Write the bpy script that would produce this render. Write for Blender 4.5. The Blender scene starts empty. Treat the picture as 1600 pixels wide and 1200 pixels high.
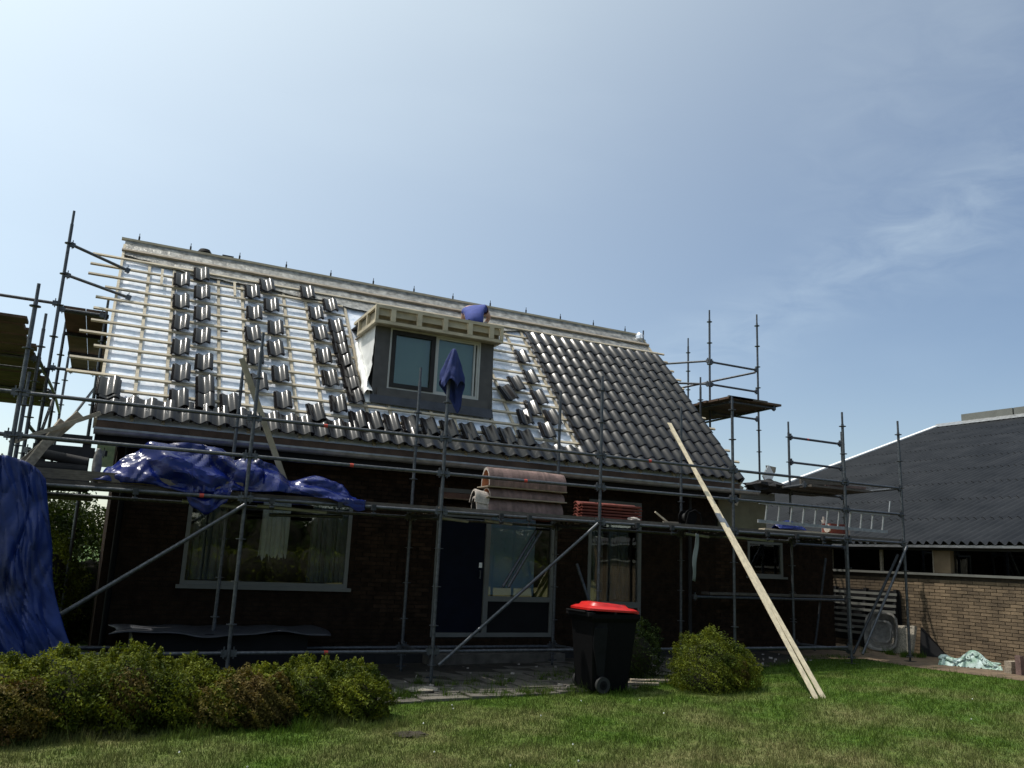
import bpy, math, random
import numpy as np
from mathutils import Vector, Matrix, noise

R = math.radians
rnd = random.Random(7)
S = bpy.context.scene
COL = S.collection

# ------------------------------------------------------------------ camera, sky, sun, exposure
cam_d = bpy.data.cameras.new("camera"); cam = bpy.data.objects.new("camera", cam_d); COL.objects.link(cam); S.camera = cam
yaw, pit, rol = R(25.908), R(11.876), R(2.54)
fwd = Vector((math.sin(yaw)*math.cos(pit), math.cos(yaw)*math.cos(pit), math.sin(pit)))
rt0 = Vector((math.cos(yaw), -math.sin(yaw), 0)); up0 = rt0.cross(fwd)
rt = math.cos(rol)*rt0 + math.sin(rol)*up0; up = -math.sin(rol)*rt0 + math.cos(rol)*up0
cam.matrix_world = Matrix(((rt.x, up.x, -fwd.x, 0), (rt.y, up.y, -fwd.y, 0), (rt.z, up.z, -fwd.z, 1.6), (0, 0, 0, 1)))
cam_d.sensor_width = 36; cam_d.lens = 36*1289.43/1600; cam_d.clip_start = .05; cam_d.clip_end = 4000

SUN = Vector((-.40, .26, 1)).normalized()
w = bpy.data.worlds.new("World"); S.world = w; w.use_nodes = True
nt = w.node_tree; nt.nodes.clear()
def wn(t, **k):
    n = nt.nodes.new(t)
    for a, b in k.items(): setattr(n, a, b)
    return n
sky = wn('ShaderNodeTexSky', sky_type='NISHITA'); sky.sun_disc = False
sky.sun_elevation = math.asin(SUN.z); sky.sun_rotation = math.atan2(SUN.x, SUN.y)
sky.air_density = 1.0; sky.dust_density = 1.0; sky.ozone_density = 1.0
bg = wn('ShaderNodeBackground'); bg.inputs['Strength'].default_value = .122
out = wn('ShaderNodeOutputWorld'); tc = wn('ShaderNodeTexCoord')
L_ = nt.links.new
def wm(op, a, b=None, c=None, clamp=False):
    n = wn('ShaderNodeMath', operation=op); n.use_clamp = clamp
    for i_, v_ in enumerate((a, b, c)):
        if v_ is None: continue
        if isinstance(v_, (int, float)): n.inputs[i_].default_value = v_
        else: L_(v_, n.inputs[i_])
    return n.outputs[0]
# milky summer haze: a thin bright veil, stronger towards the sun and towards the horizon
dt = wn('ShaderNodeVectorMath', operation='DOT_PRODUCT'); L_(tc.outputs['Generated'], dt.inputs[0]); dt.inputs[1].default_value = SUN
sx = wn('ShaderNodeSeparateXYZ'); L_(tc.outputs['Generated'], sx.inputs[0])
glow = wm('POWER', wm('MULTIPLY_ADD', dt.outputs['Value'], .5, .5, True), 4.0)
hor = wm('POWER', wm('SUBTRACT', 1.0, wm('ABSOLUTE', sx.outputs[2]), None, True), 3.0)
veil = wm('ADD', wm('MULTIPLY', glow, 10.8), wm('MULTIPLY_ADD', hor, 1.5, -1.25))
# thin cirrus, fixed in the sky
mp = wn('ShaderNodeMapping'); mp.inputs['Rotation'].default_value = (.25, -.5, .3); mp.inputs['Scale'].default_value = (1.3, 3.2, 6.5)
nz = wn('ShaderNodeTexNoise'); nz.inputs['Scale'].default_value = 1.2; nz.inputs['Detail'].default_value = 7; nz.inputs['Roughness'].default_value = .5
L_(tc.outputs['Generated'], mp.inputs[0]); L_(mp.outputs[0], nz.inputs['Vector'])
def near(d0, c0, c1):
    n_ = wn('ShaderNodeVectorMath', operation='DOT_PRODUCT'); L_(tc.outputs['Generated'], n_.inputs[0]); n_.inputs[1].default_value = Vector(d0).normalized()
    m_ = wn('ShaderNodeMapRange', interpolation_type='SMOOTHSTEP'); m_.inputs['From Min'].default_value = c0; m_.inputs['From Max'].default_value = c1; L_(n_.outputs['Value'], m_.inputs[0]); return m_.outputs[0]
def band(nrm, wd):
    n_ = wn('ShaderNodeVectorMath', operation='DOT_PRODUCT'); L_(tc.outputs['Generated'], n_.inputs[0]); n_.inputs[1].default_value = Vector(nrm).normalized()
    m_ = wn('ShaderNodeMapRange', interpolation_type='SMOOTHSTEP'); m_.inputs['From Min'].default_value = wd; m_.inputs['From Max'].default_value = 0; L_(wm('ABSOLUTE', n_.outputs['Value']), m_.inputs[0]); return m_.outputs[0]
nz2 = wn('ShaderNodeTexNoise'); nz2.inputs['Scale'].default_value = 5; nz2.inputs['Detail'].default_value = 8; nz2.inputs['Roughness'].default_value = .6; nz2.inputs['Distortion'].default_value = .6
L_(mp.outputs[0], nz2.inputs['Vector'])
wisp = wm('MULTIPLY', wm('SUBTRACT', nz2.outputs[0], .34, None, True), wm('ADD', wm('MULTIPLY', near((0.7007, 0.6447, 0.3054), .90, .985), band((0.5057, -0.132, -0.8525), .075)), wm('MULTIPLY', near((0.7424, 0.5001, 0.4459), .975, .998), .45)))
cir = wm('ADD', wm('MULTIPLY', wm('SUBTRACT', nz.outputs[0], .52, None, True), .9), wm('MULTIPLY', wisp, 2.0))
veil2 = wm('ADD', veil, cir)
vc = wn('ShaderNodeVectorMath', operation='SCALE'); vc.inputs[0].default_value = (.94, .99, .80); L_(veil2, vc.inputs['Scale'])
ad = wn('ShaderNodeVectorMath', operation='ADD'); L_(sky.outputs[0], ad.inputs[0]); L_(vc.outputs[0], ad.inputs[1])
L_(ad.outputs[0], bg.inputs[0]); L_(bg.outputs[0], out.inputs[0])

sd = bpy.data.lights.new("sun", 'SUN'); sd.energy = 3.8; sd.angle = R(.5); sd.color = (1, .95, .87)
so = bpy.data.objects.new("sun", sd); COL.objects.link(so); so.rotation_euler = SUN.to_track_quat('Z', 'Y').to_euler(); so.location = (-20, 15, 40)
S.view_settings.view_transform = 'Standard'; S.view_settings.look = 'None'; S.view_settings.exposure = 0; S.view_settings.gamma = 1
S.view_settings.use_curve_mapping = False
S.render.engine = 'CYCLES'

# ------------------------------------------------------------------ materials
def mat(name, col, rough=.7, metal=0, var=.15, scale=8, bump=0, bscale=40, rand=0, col2=None, stretch=None, spec=None, coat=0, transl=0, detail=4, island=0):
    m = bpy.data.materials.new(name); m.use_nodes = True; t = m.node_tree; b = t.nodes['Principled BSDF']; l = t.links.new
    b.inputs['Roughness'].default_value = rough; b.inputs['Metallic'].default_value = metal
    if spec is not None: b.inputs['Specular IOR Level'].default_value = spec
    if coat: b.inputs['Coat Weight'].default_value = coat; b.inputs['Coat Roughness'].default_value = .1
    c = t.nodes.new('ShaderNodeTexCoord'); src = c.outputs['Object']
    g = t.nodes.new('ShaderNodeNewGeometry')
    src = g.outputs['Position']
    if stretch:
        q = t.nodes.new('ShaderNodeMapping'); q.inputs['Scale'].default_value = stretch; l(src, q.inputs[0]); src = q.outputs[0]
    n = t.nodes.new('ShaderNodeTexNoise'); n.inputs['Scale'].default_value = scale; n.inputs['Detail'].default_value = detail; l(src, n.inputs['Vector'])
    r = t.nodes.new('ShaderNodeValToRGB'); r.color_ramp.elements[0].position = .3; r.color_ramp.elements[1].position = .7
    c2 = col2 or tuple(min(1, x*(1+var)) for x in col); c1 = col if col2 else tuple(x*(1-var) for x in col)
    r.color_ramp.elements[0].color = (*c1, 1); r.color_ramp.elements[1].color = (*c2, 1)
    l(n.outputs[0], r.inputs[0]); res = r.outputs[0]
    if rand:
        oi = t.nodes.new('ShaderNodeObjectInfo'); mr = t.nodes.new('ShaderNodeMapRange'); mr.inputs['To Min'].default_value = 1-rand; mr.inputs['To Max'].default_value = 1+rand
        l(oi.outputs['Random'], mr.inputs[0]); mx = t.nodes.new('ShaderNodeVectorMath'); mx.operation = 'SCALE'; l(res, mx.inputs[0]); l(mr.outputs[0], mx.inputs['Scale']); res = mx.outputs[0]
    l(res, b.inputs['Base Color'])
    if island:
        gi = t.nodes.new('ShaderNodeNewGeometry'); mr = t.nodes.new('ShaderNodeMapRange'); mr.inputs['To Min'].default_value = 1-island; mr.inputs['To Max'].default_value = 1+island
        l(gi.outputs['Random Per Island'], mr.inputs[0]); mx = t.nodes.new('ShaderNodeVectorMath'); mx.operation = 'SCALE'; l(res, mx.inputs[0]); l(mr.outputs[0], mx.inputs['Scale']); res = mx.outputs[0]; l(res, b.inputs['Base Color'])
    if bump:
        n2 = t.nodes.new('ShaderNodeTexNoise'); n2.inputs['Scale'].default_value = bscale; n2.inputs['Detail'].default_value = 5; l(src, n2.inputs['Vector'])
        bm = t.nodes.new('ShaderNodeBump'); bm.inputs['Strength'].default_value = bump; bm.inputs['Distance'].default_value = .02; l(n2.outputs[0], bm.inputs['Height']); l(bm.outputs[0], b.inputs['Normal'])
    if transl:
        tr = t.nodes.new('ShaderNodeBsdfTranslucent'); ms = t.nodes.new('ShaderNodeMixShader'); ms.inputs[0].default_value = transl
        sc = t.nodes.new('ShaderNodeVectorMath'); sc.operation = 'MULTIPLY'; sc.inputs[1].default_value = (1.5, 1.35, .6); l(res, sc.inputs[0]); l(sc.outputs[0], tr.inputs[0])
        l(b.outputs[0], ms.inputs[1]); l(tr.outputs[0], ms.inputs[2]); l(ms.outputs[0], t.nodes['Material Output'].inputs[0])
    return m
def glass(name, refl=.2, tint=(.8, .85, .85)):
    m = bpy.data.materials.new(name); m.use_nodes = True; t = m.node_tree; l = t.links.new; t.nodes.remove(t.nodes['Principled BSDF'])
    tr = t.nodes.new('ShaderNodeBsdfTransparent'); tr.inputs[0].default_value = (*tint, 1)
    gl = t.nodes.new('ShaderNodeBsdfGlossy'); gl.inputs['Roughness'].default_value = .015
    lw = t.nodes.new('ShaderNodeFresnel'); lw.inputs[0].default_value = 1.5
    ad = t.nodes.new('ShaderNodeMath'); ad.operation = 'ADD'; ad.inputs[1].default_value = refl; ad.use_clamp = True
    ms = t.nodes.new('ShaderNodeMixShader'); l(lw.outputs[0], ad.inputs[0]); l(ad.outputs[0], ms.inputs[0]); l(tr.outputs[0], ms.inputs[1]); l(gl.outputs[0], ms.inputs[2])
    nn = t.nodes.new('ShaderNodeTexNoise'); nn.inputs['Scale'].default_value = 1.1; g = t.nodes.new('ShaderNodeNewGeometry'); l(g.outputs['Position'], nn.inputs['Vector'])
    bp = t.nodes.new('ShaderNodeBump'); bp.inputs['Strength'].default_value = .12; bp.inputs['Distance'].default_value = .03; l(nn.outputs[0], bp.inputs['Height']); l(bp.outputs[0], gl.inputs['Normal'])
    l(ms.outputs[0], t.nodes['Material Output'].inputs[0]); return m

M = dict(
 steel=mat('galvanised_steel', (.085, .09, .098), .42, .55, .35, 25, .15, 60),
 steel_dark=mat('weathered_steel', (.04, .043, .047), .55, .6, .4, 18, .15, 60),
 band=mat('red_tube_band', (.45, .05, .03), .6),
 deck=mat('weathered_deck', (.10, .085, .07), .85, 0, .35, 6, .4, 30, rand=.25, stretch=(2, 14, 14)),
 deck2=mat('brown_ply_deck', (.085, .05, .032), .85, 0, .35, 4, .3, 30, rand=.25),
 wood=mat('new_batten_wood', (.44, .38, .28), .75, 0, .25, 5, .15, 60, rand=.18, stretch=(1, 9, 9)),
 wood_old=mat('grey_timber', (.30, .25, .19), .8, 0, .3, 6, .2, 50, rand=.2, stretch=(1, 6, 6)),
 plank=mat('pale_plank', (.62, .53, .37), .7, 0, .2, 5, .2, 60, rand=.08, stretch=(4, 4, .6)),
 frame_wood=mat('pale_fascia_timber', (.46, .40, .29), .75, 0, .2, 5, .15, 60, rand=.1),
 ply=mat('dormer_ply', (.30, .26, .19), .8, 0, .25, 6),
 foil=None, membrane=mat('creased_membrane', (.30, .29, .27), .38, .4, .45, 9, .6, 24),
 tile=mat('glazed_black_tile', (.0095, .008, .0085), .235, 0, .35, 12, .04, 50, rand=.3, spec=.48),
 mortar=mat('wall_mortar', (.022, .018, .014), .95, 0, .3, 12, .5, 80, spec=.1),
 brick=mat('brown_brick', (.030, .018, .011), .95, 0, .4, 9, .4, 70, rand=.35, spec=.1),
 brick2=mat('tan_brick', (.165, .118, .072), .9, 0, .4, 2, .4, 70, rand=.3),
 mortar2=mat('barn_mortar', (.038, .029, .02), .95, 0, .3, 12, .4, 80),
 frame=mat('grey_white_paint', (.14, .14, .125), .6, 0, .12, 4, .05, 40),
 white=mat('white_trim', (.78, .78, .76), .5, 0, .08, 5),
 dark=mat('dark_grey_board', (.028, .027, .027), .7, 0, .2, 5, .1, 30, spec=.2),
 black=mat('black_soffit', (.007, .007, .008), .7, 0, .2, 5, spec=.2),
 navy=mat('navy_door_paint', (.004, .006, .014), .6, 0, .2, 5, spec=.1),
 lead=mat('lead_flashing', (.05, .052, .06), .55, .3, .3, 6, .3, 15),
 zinc=mat('zinc_gutter', (.28, .29, .30), .4, .6, .25, 8, .1, 30),
 glass=glass('window_glass', .07, (.95, .97, .97)), glassd=glass('dormer_glass', .03, (.75, .85, .83)), glassk=glass('barn_glass', .08, (.2, .25, .3)),
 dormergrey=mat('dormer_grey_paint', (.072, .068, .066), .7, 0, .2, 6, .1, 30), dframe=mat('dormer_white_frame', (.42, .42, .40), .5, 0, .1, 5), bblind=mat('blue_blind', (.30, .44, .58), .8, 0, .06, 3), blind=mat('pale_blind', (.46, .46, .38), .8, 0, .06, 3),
 curtain=mat('net_curtain', (.85, .84, .80), .9, 0, .08, 10, transl=.1),
 curtain2=mat('grey_curtain', (.16, .18, .17), .9, 0, .1, 10),
 inside=mat('room_plaster', (.12, .11, .10), .9),
 plaster=mat('olive_render', (.17, .15, .09), .9, 0, .2, 4, .2, 40),
 tarp=mat('blue_tarpaulin', (.002, .009, .10), .24, 0, .35, 3, .2, 18, spec=.45),
 tarp2=mat('blue_hanging_sheet', (.003, .017, .115), .5, 0, .5, 2.2, .3, 14),
 jacket=mat('blue_jacket_cloth', (.010, .022, .115), .85, 0, .2, 9, .3, 60),
 shirt=mat('blue_shirt_cloth', (.05, .07, .26), .85, 0, .15, 12, .3, 60),
 trousers=mat('dark_work_trousers', (.03, .032, .04), .9, 0, .2, 9),
 skin=mat('skin', (.50, .29, .20), .55, 0, .08, 9), hair=mat('brown_hair', (.05, .03, .02), .8),
 plastic=mat('black_bin_plastic', (.003, .003, .0035), .7, 0, .2, 8, .1, 30, spec=.12),
 plasticg=mat('bin_side_plastic', (.009, .009, .010), .7, 0, .2, 8, .1, 30, spec=.12),
 red=mat('red_bin_lid', (.50, .014, .011), .36, 0, .15, 6, .05, 20),
 rubber=mat('black_rubber', (.018, .018, .018), .8),
 clay=mat('brown_ridge_tile', (.165, .105, .092), .75, 0, .3, 10, .3, 50, rand=.2),
 clayin=mat('raw_orange_clay', (.50, .20, .10), .85, 0, .2, 10),
 clayred=mat('red_roof_tile', (.15, .032, .02), .75, 0, .3, 10, .2, 50, rand=.2),
 clayrim=mat('pale_mortar_rim', (.42, .37, .33), .9, 0, .25, 18, .4, 60),
 sheet=mat('fibre_cement_sheet', (.013, .013, .0135), .5, 0, .65, 1.6, .12, 40, rand=.16),
 alu=mat('aluminium', (.32, .33, .34), .5, .35, .2, 12),
 paving=mat('grey_paving', (.095, .085, .07), .9, 0, .4, 6, .4, 60, rand=.25),
 earth=mat('dark_soil', (.028, .022, .014), .95, 0, .5, 5, .6, 30),
 path=mat('brown_path', (.13, .09, .055), .95, 0, .4, 5, .5, 40),
 concrete=mat('pebble_concrete', (.28, .25, .20), .95, 0, .5, 60, .6, 90),
 tub=mat('grey_tub_plastic', (.17, .16, .145), .6, 0, .4, 14, .3, 50),
 net=mat('green_white_net', (.14, .26, .17), .8, 0, .3, 9, .4, 50, col2=(.58, .68, .66)),
 bark=mat('bark', (.038, .029, .02), .95, 0, .3, 10, .5, 40),
 leaf=mat('box_leaf', (.016, .036, .004), .6, 0, 0, 3.2, col2=(.165, .190, .018), transl=.30, detail=6, spec=.15, island=.45),
 leafb=mat('dry_box_leaf', (.085, .055, .018), .7, 0, 0, 3.5, col2=(.12, .105, .02), transl=.2, detail=6, spec=.15, island=.45),
 leafd=mat('dark_leaf', (.012, .026, .006), .65, 0, 0, 1.5, col2=(.04, .06, .010), transl=.3, spec=.15),
 core=mat('shrub_twigs', (.018, .016, .008), .95),  # near-black colour darkens the gaps between leaves
)
def mat_ground(name, blade=False):
    m = bpy.data.materials.new(name); m.use_nodes = True; t = m.node_tree; b = t.nodes['Principled BSDF']; l = t.links.new
    b.inputs['Roughness'].default_value = .75; b.inputs['Specular IOR Level'].default_value = .2
    g = t.nodes.new('ShaderNodeNewGeometry'); sp = t.nodes.new('ShaderNodeSeparateXYZ'); l(g.outputs['Position'], sp.inputs[0])
    cb = t.nodes.new('ShaderNodeCombineXYZ'); l(sp.outputs[0], cb.inputs[0]); l(sp.outputs[1], cb.inputs[1])
    def noi(s, d=4):
        n = t.nodes.new('ShaderNodeTexNoise'); n.inputs['Scale'].default_value = s; n.inputs['Detail'].default_value = d; l(cb.outputs[0], n.inputs['Vector']); return n.outputs[0]
    def ramp(v, a, ca, bb, c2):
        r = t.nodes.new('ShaderNodeValToRGB'); r.color_ramp.elements[0].position = a; r.color_ramp.elements[1].position = bb; r.color_ramp.elements[0].color = (*ca, 1); r.color_ramp.elements[1].color = (*c2, 1); l(v, r.inputs[0]); return r.outputs[0]
    lush = ramp(noi(14), .35, (.034, .074, .006), .7, (.085, .140, .014))
    dry = ramp(noi(22), .3, (.080, .092, .026), .7, (.22, .19, .085))
    # drier towards the camera, greener by the house and on the right
    a = t.nodes.new('ShaderNodeMath'); a.operation = 'MULTIPLY_ADD'; a.inputs[1].default_value = -.085; a.inputs[2].default_value = 1.12; l(sp.outputs[1], a.inputs[0])
    a2 = t.nodes.new('ShaderNodeMath'); a2.operation = 'ADD'; l(a.outputs[0], a2.inputs[0])
    n1 = t.nodes.new('ShaderNodeMath'); n1.operation = 'MULTIPLY_ADD'; n1.inputs[1].default_value = 2.6; n1.inputs[2].default_value = -1.3; l(noi(.9, 5), n1.inputs[0]); l(n1.outputs[0], a2.inputs[1])
    a3 = t.nodes.new('ShaderNodeMath'); a3.operation = 'MULTIPLY_ADD'; a3.inputs[1].default_value = -.03; a3.use_clamp = True; l(sp.outputs[0], a3.inputs[0]); l(a2.outputs[0], a3.inputs[2])
    mx = t.nodes.new('ShaderNodeMix'); mx.data_type = 'RGBA'; l(a3.outputs[0], mx.inputs[0]); l(lush, mx.inputs[6]); l(dry, mx.inputs[7]); res = mx.outputs[2]
    if blade:
        gi = t.nodes.new('ShaderNodeNewGeometry'); mr = t.nodes.new('ShaderNodeMapRange'); mr.inputs['To Min'].default_value = .45; mr.inputs['To Max'].default_value = 1.6
        l(gi.outputs['Random Per Island'], mr.inputs[0]); vs = t.nodes.new('ShaderNodeVectorMath'); vs.operation = 'SCALE'; l(res, vs.inputs[0]); l(mr.outputs[0], vs.inputs['Scale']); res = vs.outputs[0]
    l(res, b.inputs['Base Color'])
    if blade:
        tr = t.nodes.new('ShaderNodeBsdfTranslucent'); ms = t.nodes.new('ShaderNodeMixShader'); ms.inputs[0].default_value = .35
        l(res, tr.inputs[0]); l(b.outputs[0], ms.inputs[1]); l(tr.outputs[0], ms.inputs[2]); l(ms.outputs[0], t.nodes['Material Output'].inputs[0])
    return m
M['lawn'] = mat_ground('lawn_grass'); M['blade'] = mat_ground('grass_blades', True)
def mat_foil():
    m = bpy.data.materials.new('insulation_foil'); m.use_nodes = True; t = m.node_tree; b = t.nodes['Principled BSDF']; l = t.links.new
    b.inputs['Metallic'].default_value = .15; b.inputs['Roughness'].default_value = .4
    g = t.nodes.new('ShaderNodeNewGeometry')
    v = t.nodes.new('ShaderNodeTexVoronoi'); v.inputs['Scale'].default_value = 5.5; v.distance = 'MANHATTAN'; l(g.outputs['Position'], v.inputs['Vector'])
    r = t.nodes.new('ShaderNodeValToRGB'); r.color_ramp.elements[0].color = (.42, .53, .66, 1); r.color_ramp.elements[1].color = (.78, .81, .88, 1); r.color_ramp.elements[0].position = .15; r.color_ramp.elements[1].position = .6
    n = t.nodes.new('ShaderNodeTexNoise'); n.inputs['Scale'].default_value = 9; n.inputs['Detail'].default_value = 6; l(g.outputs['Position'], n.inputs['Vector']); l(n.outputs[0], r.inputs[0])
    k = t.nodes.new('ShaderNodeValToRGB'); k.color_ramp.elements[0].position = .02; k.color_ramp.elements[1].position = .09; k.color_ramp.elements[0].color = (.35, .42, .45, 1); k.color_ramp.elements[1].color = (1, 1, 1, 1)
    l(v.outputs['Distance'], k.inputs[0]); mx = t.nodes.new('ShaderNodeMix'); mx.data_type = 'RGBA'; mx.blend_type = 'MULTIPLY'; mx.inputs[0].default_value = 1
    l(r.outputs[0], mx.inputs[6]); l(k.outputs[0], mx.inputs[7]); l(mx.outputs[2], b.inputs['Base Color'])
    bm = t.nodes.new('ShaderNodeBump'); bm.inputs['Strength'].default_value = .2; bm.inputs['Distance'].default_value = .02; n3 = t.nodes.new('ShaderNodeTexNoise'); n3.inputs['Scale'].default_value = 7; l(g.outputs['Position'], n3.inputs['Vector']); l(n3.outputs[0], bm.inputs['Height']); l(bm.outputs[0], b.inputs['Normal'])
    return m
M['foil'] = mat_foil()

# ------------------------------------------------------------------ mesh helpers
class MB:
    def __init__(s): s.v = []; s.f = []; s.m = []
    def add(s, vs, fs, mi=0):
        n = len(s.v); s.v += [tuple(x) for x in vs]; s.f += [tuple(i+n for i in f) for f in fs]; s.m += [mi]*len(fs); return s
    def box(s, x0, x1, y0, y1, z0, z1, mi=0):
        return s.add([(x0,y0,z0),(x1,y0,z0),(x1,y1,z0),(x0,y1,z0),(x0,y0,z1),(x1,y0,z1),(x1,y1,z1),(x0,y1,z1)], [(0,3,2,1),(4,5,6,7),(0,1,5,4),(1,2,6,5),(2,3,7,6),(3,0,4,7)], mi)
    def beam(s, p, q, a, b, side=None, mi=0):
        "bar from p to q, a wide along side, b thick"
        p = Vector(p); q = Vector(q); d = (q-p).normalized(); sd_ = Vector(side) if side else (Vector((0,0,1)) if abs(d.z) < .9 else Vector((1,0,0)))
        n = d.cross(sd_).normalized(); sd_ = n.cross(d).normalized(); vs = []
        for c in (p, q):
            for i, j in ((-1,-1),(1,-1),(1,1),(-1,1)): vs.append(c+sd_*a/2*i+n*b/2*j)
        return s.add(vs, [(0,1,2,3),(7,6,5,4),(0,4,5,1),(1,5,6,2),(2,6,7,3),(3,7,4,0)], mi)
    def tube(s, p, q, r, n=8, r2=None, mi=0):
        p = Vector(p); q = Vector(q); d = (q-p).normalized(); a = d.orthogonal().normalized(); b = d.cross(a); r2 = r if r2 is None else r2; vs = []
        for c, rr in ((p, r), (q, r2)):
            for i in range(n):
                t = 2*math.pi*i/n; vs.append(c+a*math.cos(t)*rr+b*math.sin(t)*rr)
        return s.add(vs, [(i, (i+1) % n, n+(i+1) % n, n+i) for i in range(n)]+[tuple(range(n))[::-1], tuple(range(n, 2*n))], mi)
    def path(s, pts, r, n=6):
        for a, b in zip(pts, pts[1:]): s.tube(a, b, r, n)
        return s
    def grid(s, P, closed=False, mi=0):
        "P[i][j] points"
        h = len(P); wd = len(P[0]); vs = [p for row in P for p in row]; fs = []
        for i in range(h-1):
            for j in range(wd-(0 if closed else 1)): k = (j+1) % wd; fs.append((i*wd+j, i*wd+k, (i+1)*wd+k, (i+1)*wd+j))
        return s.add(vs, fs, mi)
    def prism(s, pts, d, mi=0):
        n = len(pts); d = Vector(d); vs = [Vector(p) for p in pts]+[Vector(p)+d for p in pts]
        return s.add(vs, [tuple(range(n))[::-1], tuple(range(n, 2*n))]+[(i, (i+1) % n, n+(i+1) % n, n+i) for i in range(n)], mi)
    def mesh(s, name, mats, smooth=True):
        me = bpy.data.meshes.new(name); me.from_pydata(s.v, [], s.f); 
        for m_ in (mats if isinstance(mats, (list, tuple)) else [mats]): me.materials.append(m_)
        if any(s.m): me.polygons.foreach_set('material_index', s.m)
        me.validate(); me.update()
        import bmesh
        b = bmesh.new(); b.from_mesh(me); bmesh.ops.recalc_face_normals(b, faces=b.faces); b.to_mesh(me); b.free()
        if smooth: me.shade_smooth(); me.set_sharp_from_angle(angle=R(38))
        return me
def props(o, label=None, cat=None, group=None, kind=None):
    if label: o['label'] = label
    if cat: o['category'] = cat
    if group: o['group'] = group
    if kind: o['kind'] = kind
    return o
def attach(o, parent):
    if parent is not None:
        o.parent = parent
        b = parent; off = Vector((0, 0, 0))
        while b is not None: off += b.location; b = b.parent
        o.location = o.location - off
def obj(name, mb, m, parent=None, smooth=True, **k):
    me = mb if isinstance(mb, bpy.types.Mesh) else mb.mesh(name, m, smooth)
    o = bpy.data.objects.new(name, me); COL.objects.link(o); attach(o, parent); return props(o, **k)
def inst(name, me, mw, parent=None, **k):
    "place a shared mesh at world matrix mw"
    o = bpy.data.objects.new(name, me); COL.objects.link(o); o.matrix_basis = mw; attach(o, parent); return props(o, **k)
def thing(name, loc, label, cat, group=None):
    o = bpy.data.objects.new(name, None); o.empty_display_size = .2; COL.objects.link(o); o.location = loc; return props(o, label, cat, group)
def T(x, y, z, rx=0, ry=0, rz=0): return Matrix.Translation((x, y, z)) @ Matrix.Rotation(rz, 4, 'Z') @ Matrix.Rotation(ry, 4, 'Y') @ Matrix.Rotation(rx, 4, 'X')
def fbm(x, y, z, o=4): return noise.fractal(Vector((x, y, z)), 1.0, 2.0, o)
def gz(x): return max(-.12, min(.1, .022*(x-8)))

# ------------------------------------------------------------------ ground
xs = [-2500, -400, -60, -12, 2.545, 12.545, 40, 200, 2500]; ysg = [-2500, -300, -40, -4, 6, 12, 20, 60, 300, 2500]
g = MB().grid([[(x, y, gz(x)) for x in xs] for y in ysg]); obj('lawn', g, M['lawn'], kind='structure')
pt = MB(); pt.add([(-1.5, 9.95, gz(-1.5)+.004), (3.2, 9.9, gz(3.2)+.004), (6.3, 9.45, gz(6.3)+.004), (8.2, 10.1, gz(8.2)+.004), (11.6, 11.2, gz(11.6)+.004), (11.6, 12.41, gz(11.6)+.004), (-1.5, 12.41, gz(-1.5)+.004)], [tuple(range(7))])
patio = obj('patio', pt, M['earth'], kind='structure')
sl = MB().box(-.295, .295, -.195, .195, -.02, .022).mesh('paving_slab', M['paving'])
for i in range(11):
    for j in range(7):
        x = 3.35+i*.61+(.3 if j % 2 else 0); y = 9.72+j*.41
        if y < 9.9-(x-3.2)*.14 and x < 6.4: pass
        if x > 6.4 and y < 10.2+(x-8)*.3: continue
        if y > 12.2 or rnd.random() < .04 and j > 0: continue
        inst('paving_slab', sl, T(x, y, gz(x)+.006+rnd.uniform(-.004, .006), rnd.uniform(-.012, .012), rnd.uniform(-.012, .012), rnd.uniform(-.02, .02)), patio)
pa = MB(); pz = .1+.004
pa.add([(11.6, 11.25, gz(11.6)+.005), (12.545, 11.0, pz), (12.55, 9.8, pz), (12.95, 8.3, pz), (13.6, 5, pz), (15.3, 5, pz), (14.83, 10.5, pz), (14.3, 19, pz), (12.545, 19, pz), (12.545, 12.41, pz), (11.6, 12.41, gz(11.6)+.005)], [(0, 1, 9, 10), (1, 2, 6, 7, 8, 9), (2, 3, 4, 5, 6)])
obj('path', pa, M['path'], kind='structure')

# grass blades near the camera (uncountable)
def blades(name, n, seed, region, hmin, hmax, wid, m):
    rg = np.random.RandomState(seed); P = region(rg, n); n = len(P)
    h = rg.uniform(hmin, hmax, n)*(.5+.9*rg.rand(n)**2)*(1+.55*np.sin(P[:, 0]*9+1.5*np.sin(P[:, 1]*5))*np.sin(P[:, 1]*11+P[:, 0]*3)+.3*np.sin(P[:, 0]*31)*np.sin(P[:, 1]*27)); a = rg.rand(n)*6.283; lean = rg.normal(0, .35, (n, 2))*h[:, None]
    dx = np.cos(a)*wid*rg.uniform(.6, 1.3, n); dy = np.sin(a)*wid
    V = np.zeros((n, 3, 3)); V[:, 0, 0] = P[:, 0]-dx; V[:, 0, 1] = P[:, 1]-dy; V[:, 1, 0] = P[:, 0]+dx; V[:, 1, 1] = P[:, 1]+dy
    V[:, 2, 0] = P[:, 0]+lean[:, 0]; V[:, 2, 1] = P[:, 1]+lean[:, 1]; z = np.clip(.022*(P[:, 0]-8), -.12, .1)
    V[:, 0, 2] = z; V[:, 1, 2] = z; V[:, 2, 2] = z+h
    return tris(name, V, m)
def tris(name, V, m, k=3):
    n = len(V); me = bpy.data.meshes.new(name); me.vertices.add(n*k); me.vertices.foreach_set('co', V.reshape(-1).astype(np.float32))
    me.loops.add(n*k); me.loops.foreach_set('vertex_index', np.arange(n*k, dtype=np.int32)); me.polygons.add(n)
    me.polygons.foreach_set('loop_start', np.arange(0, n*k, k, dtype=np.int32)); me.polygons.foreach_set('loop_total', np.full(n, k, np.int32))
    me.materials.append(m); me.update(); me.validate(); return me
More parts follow.
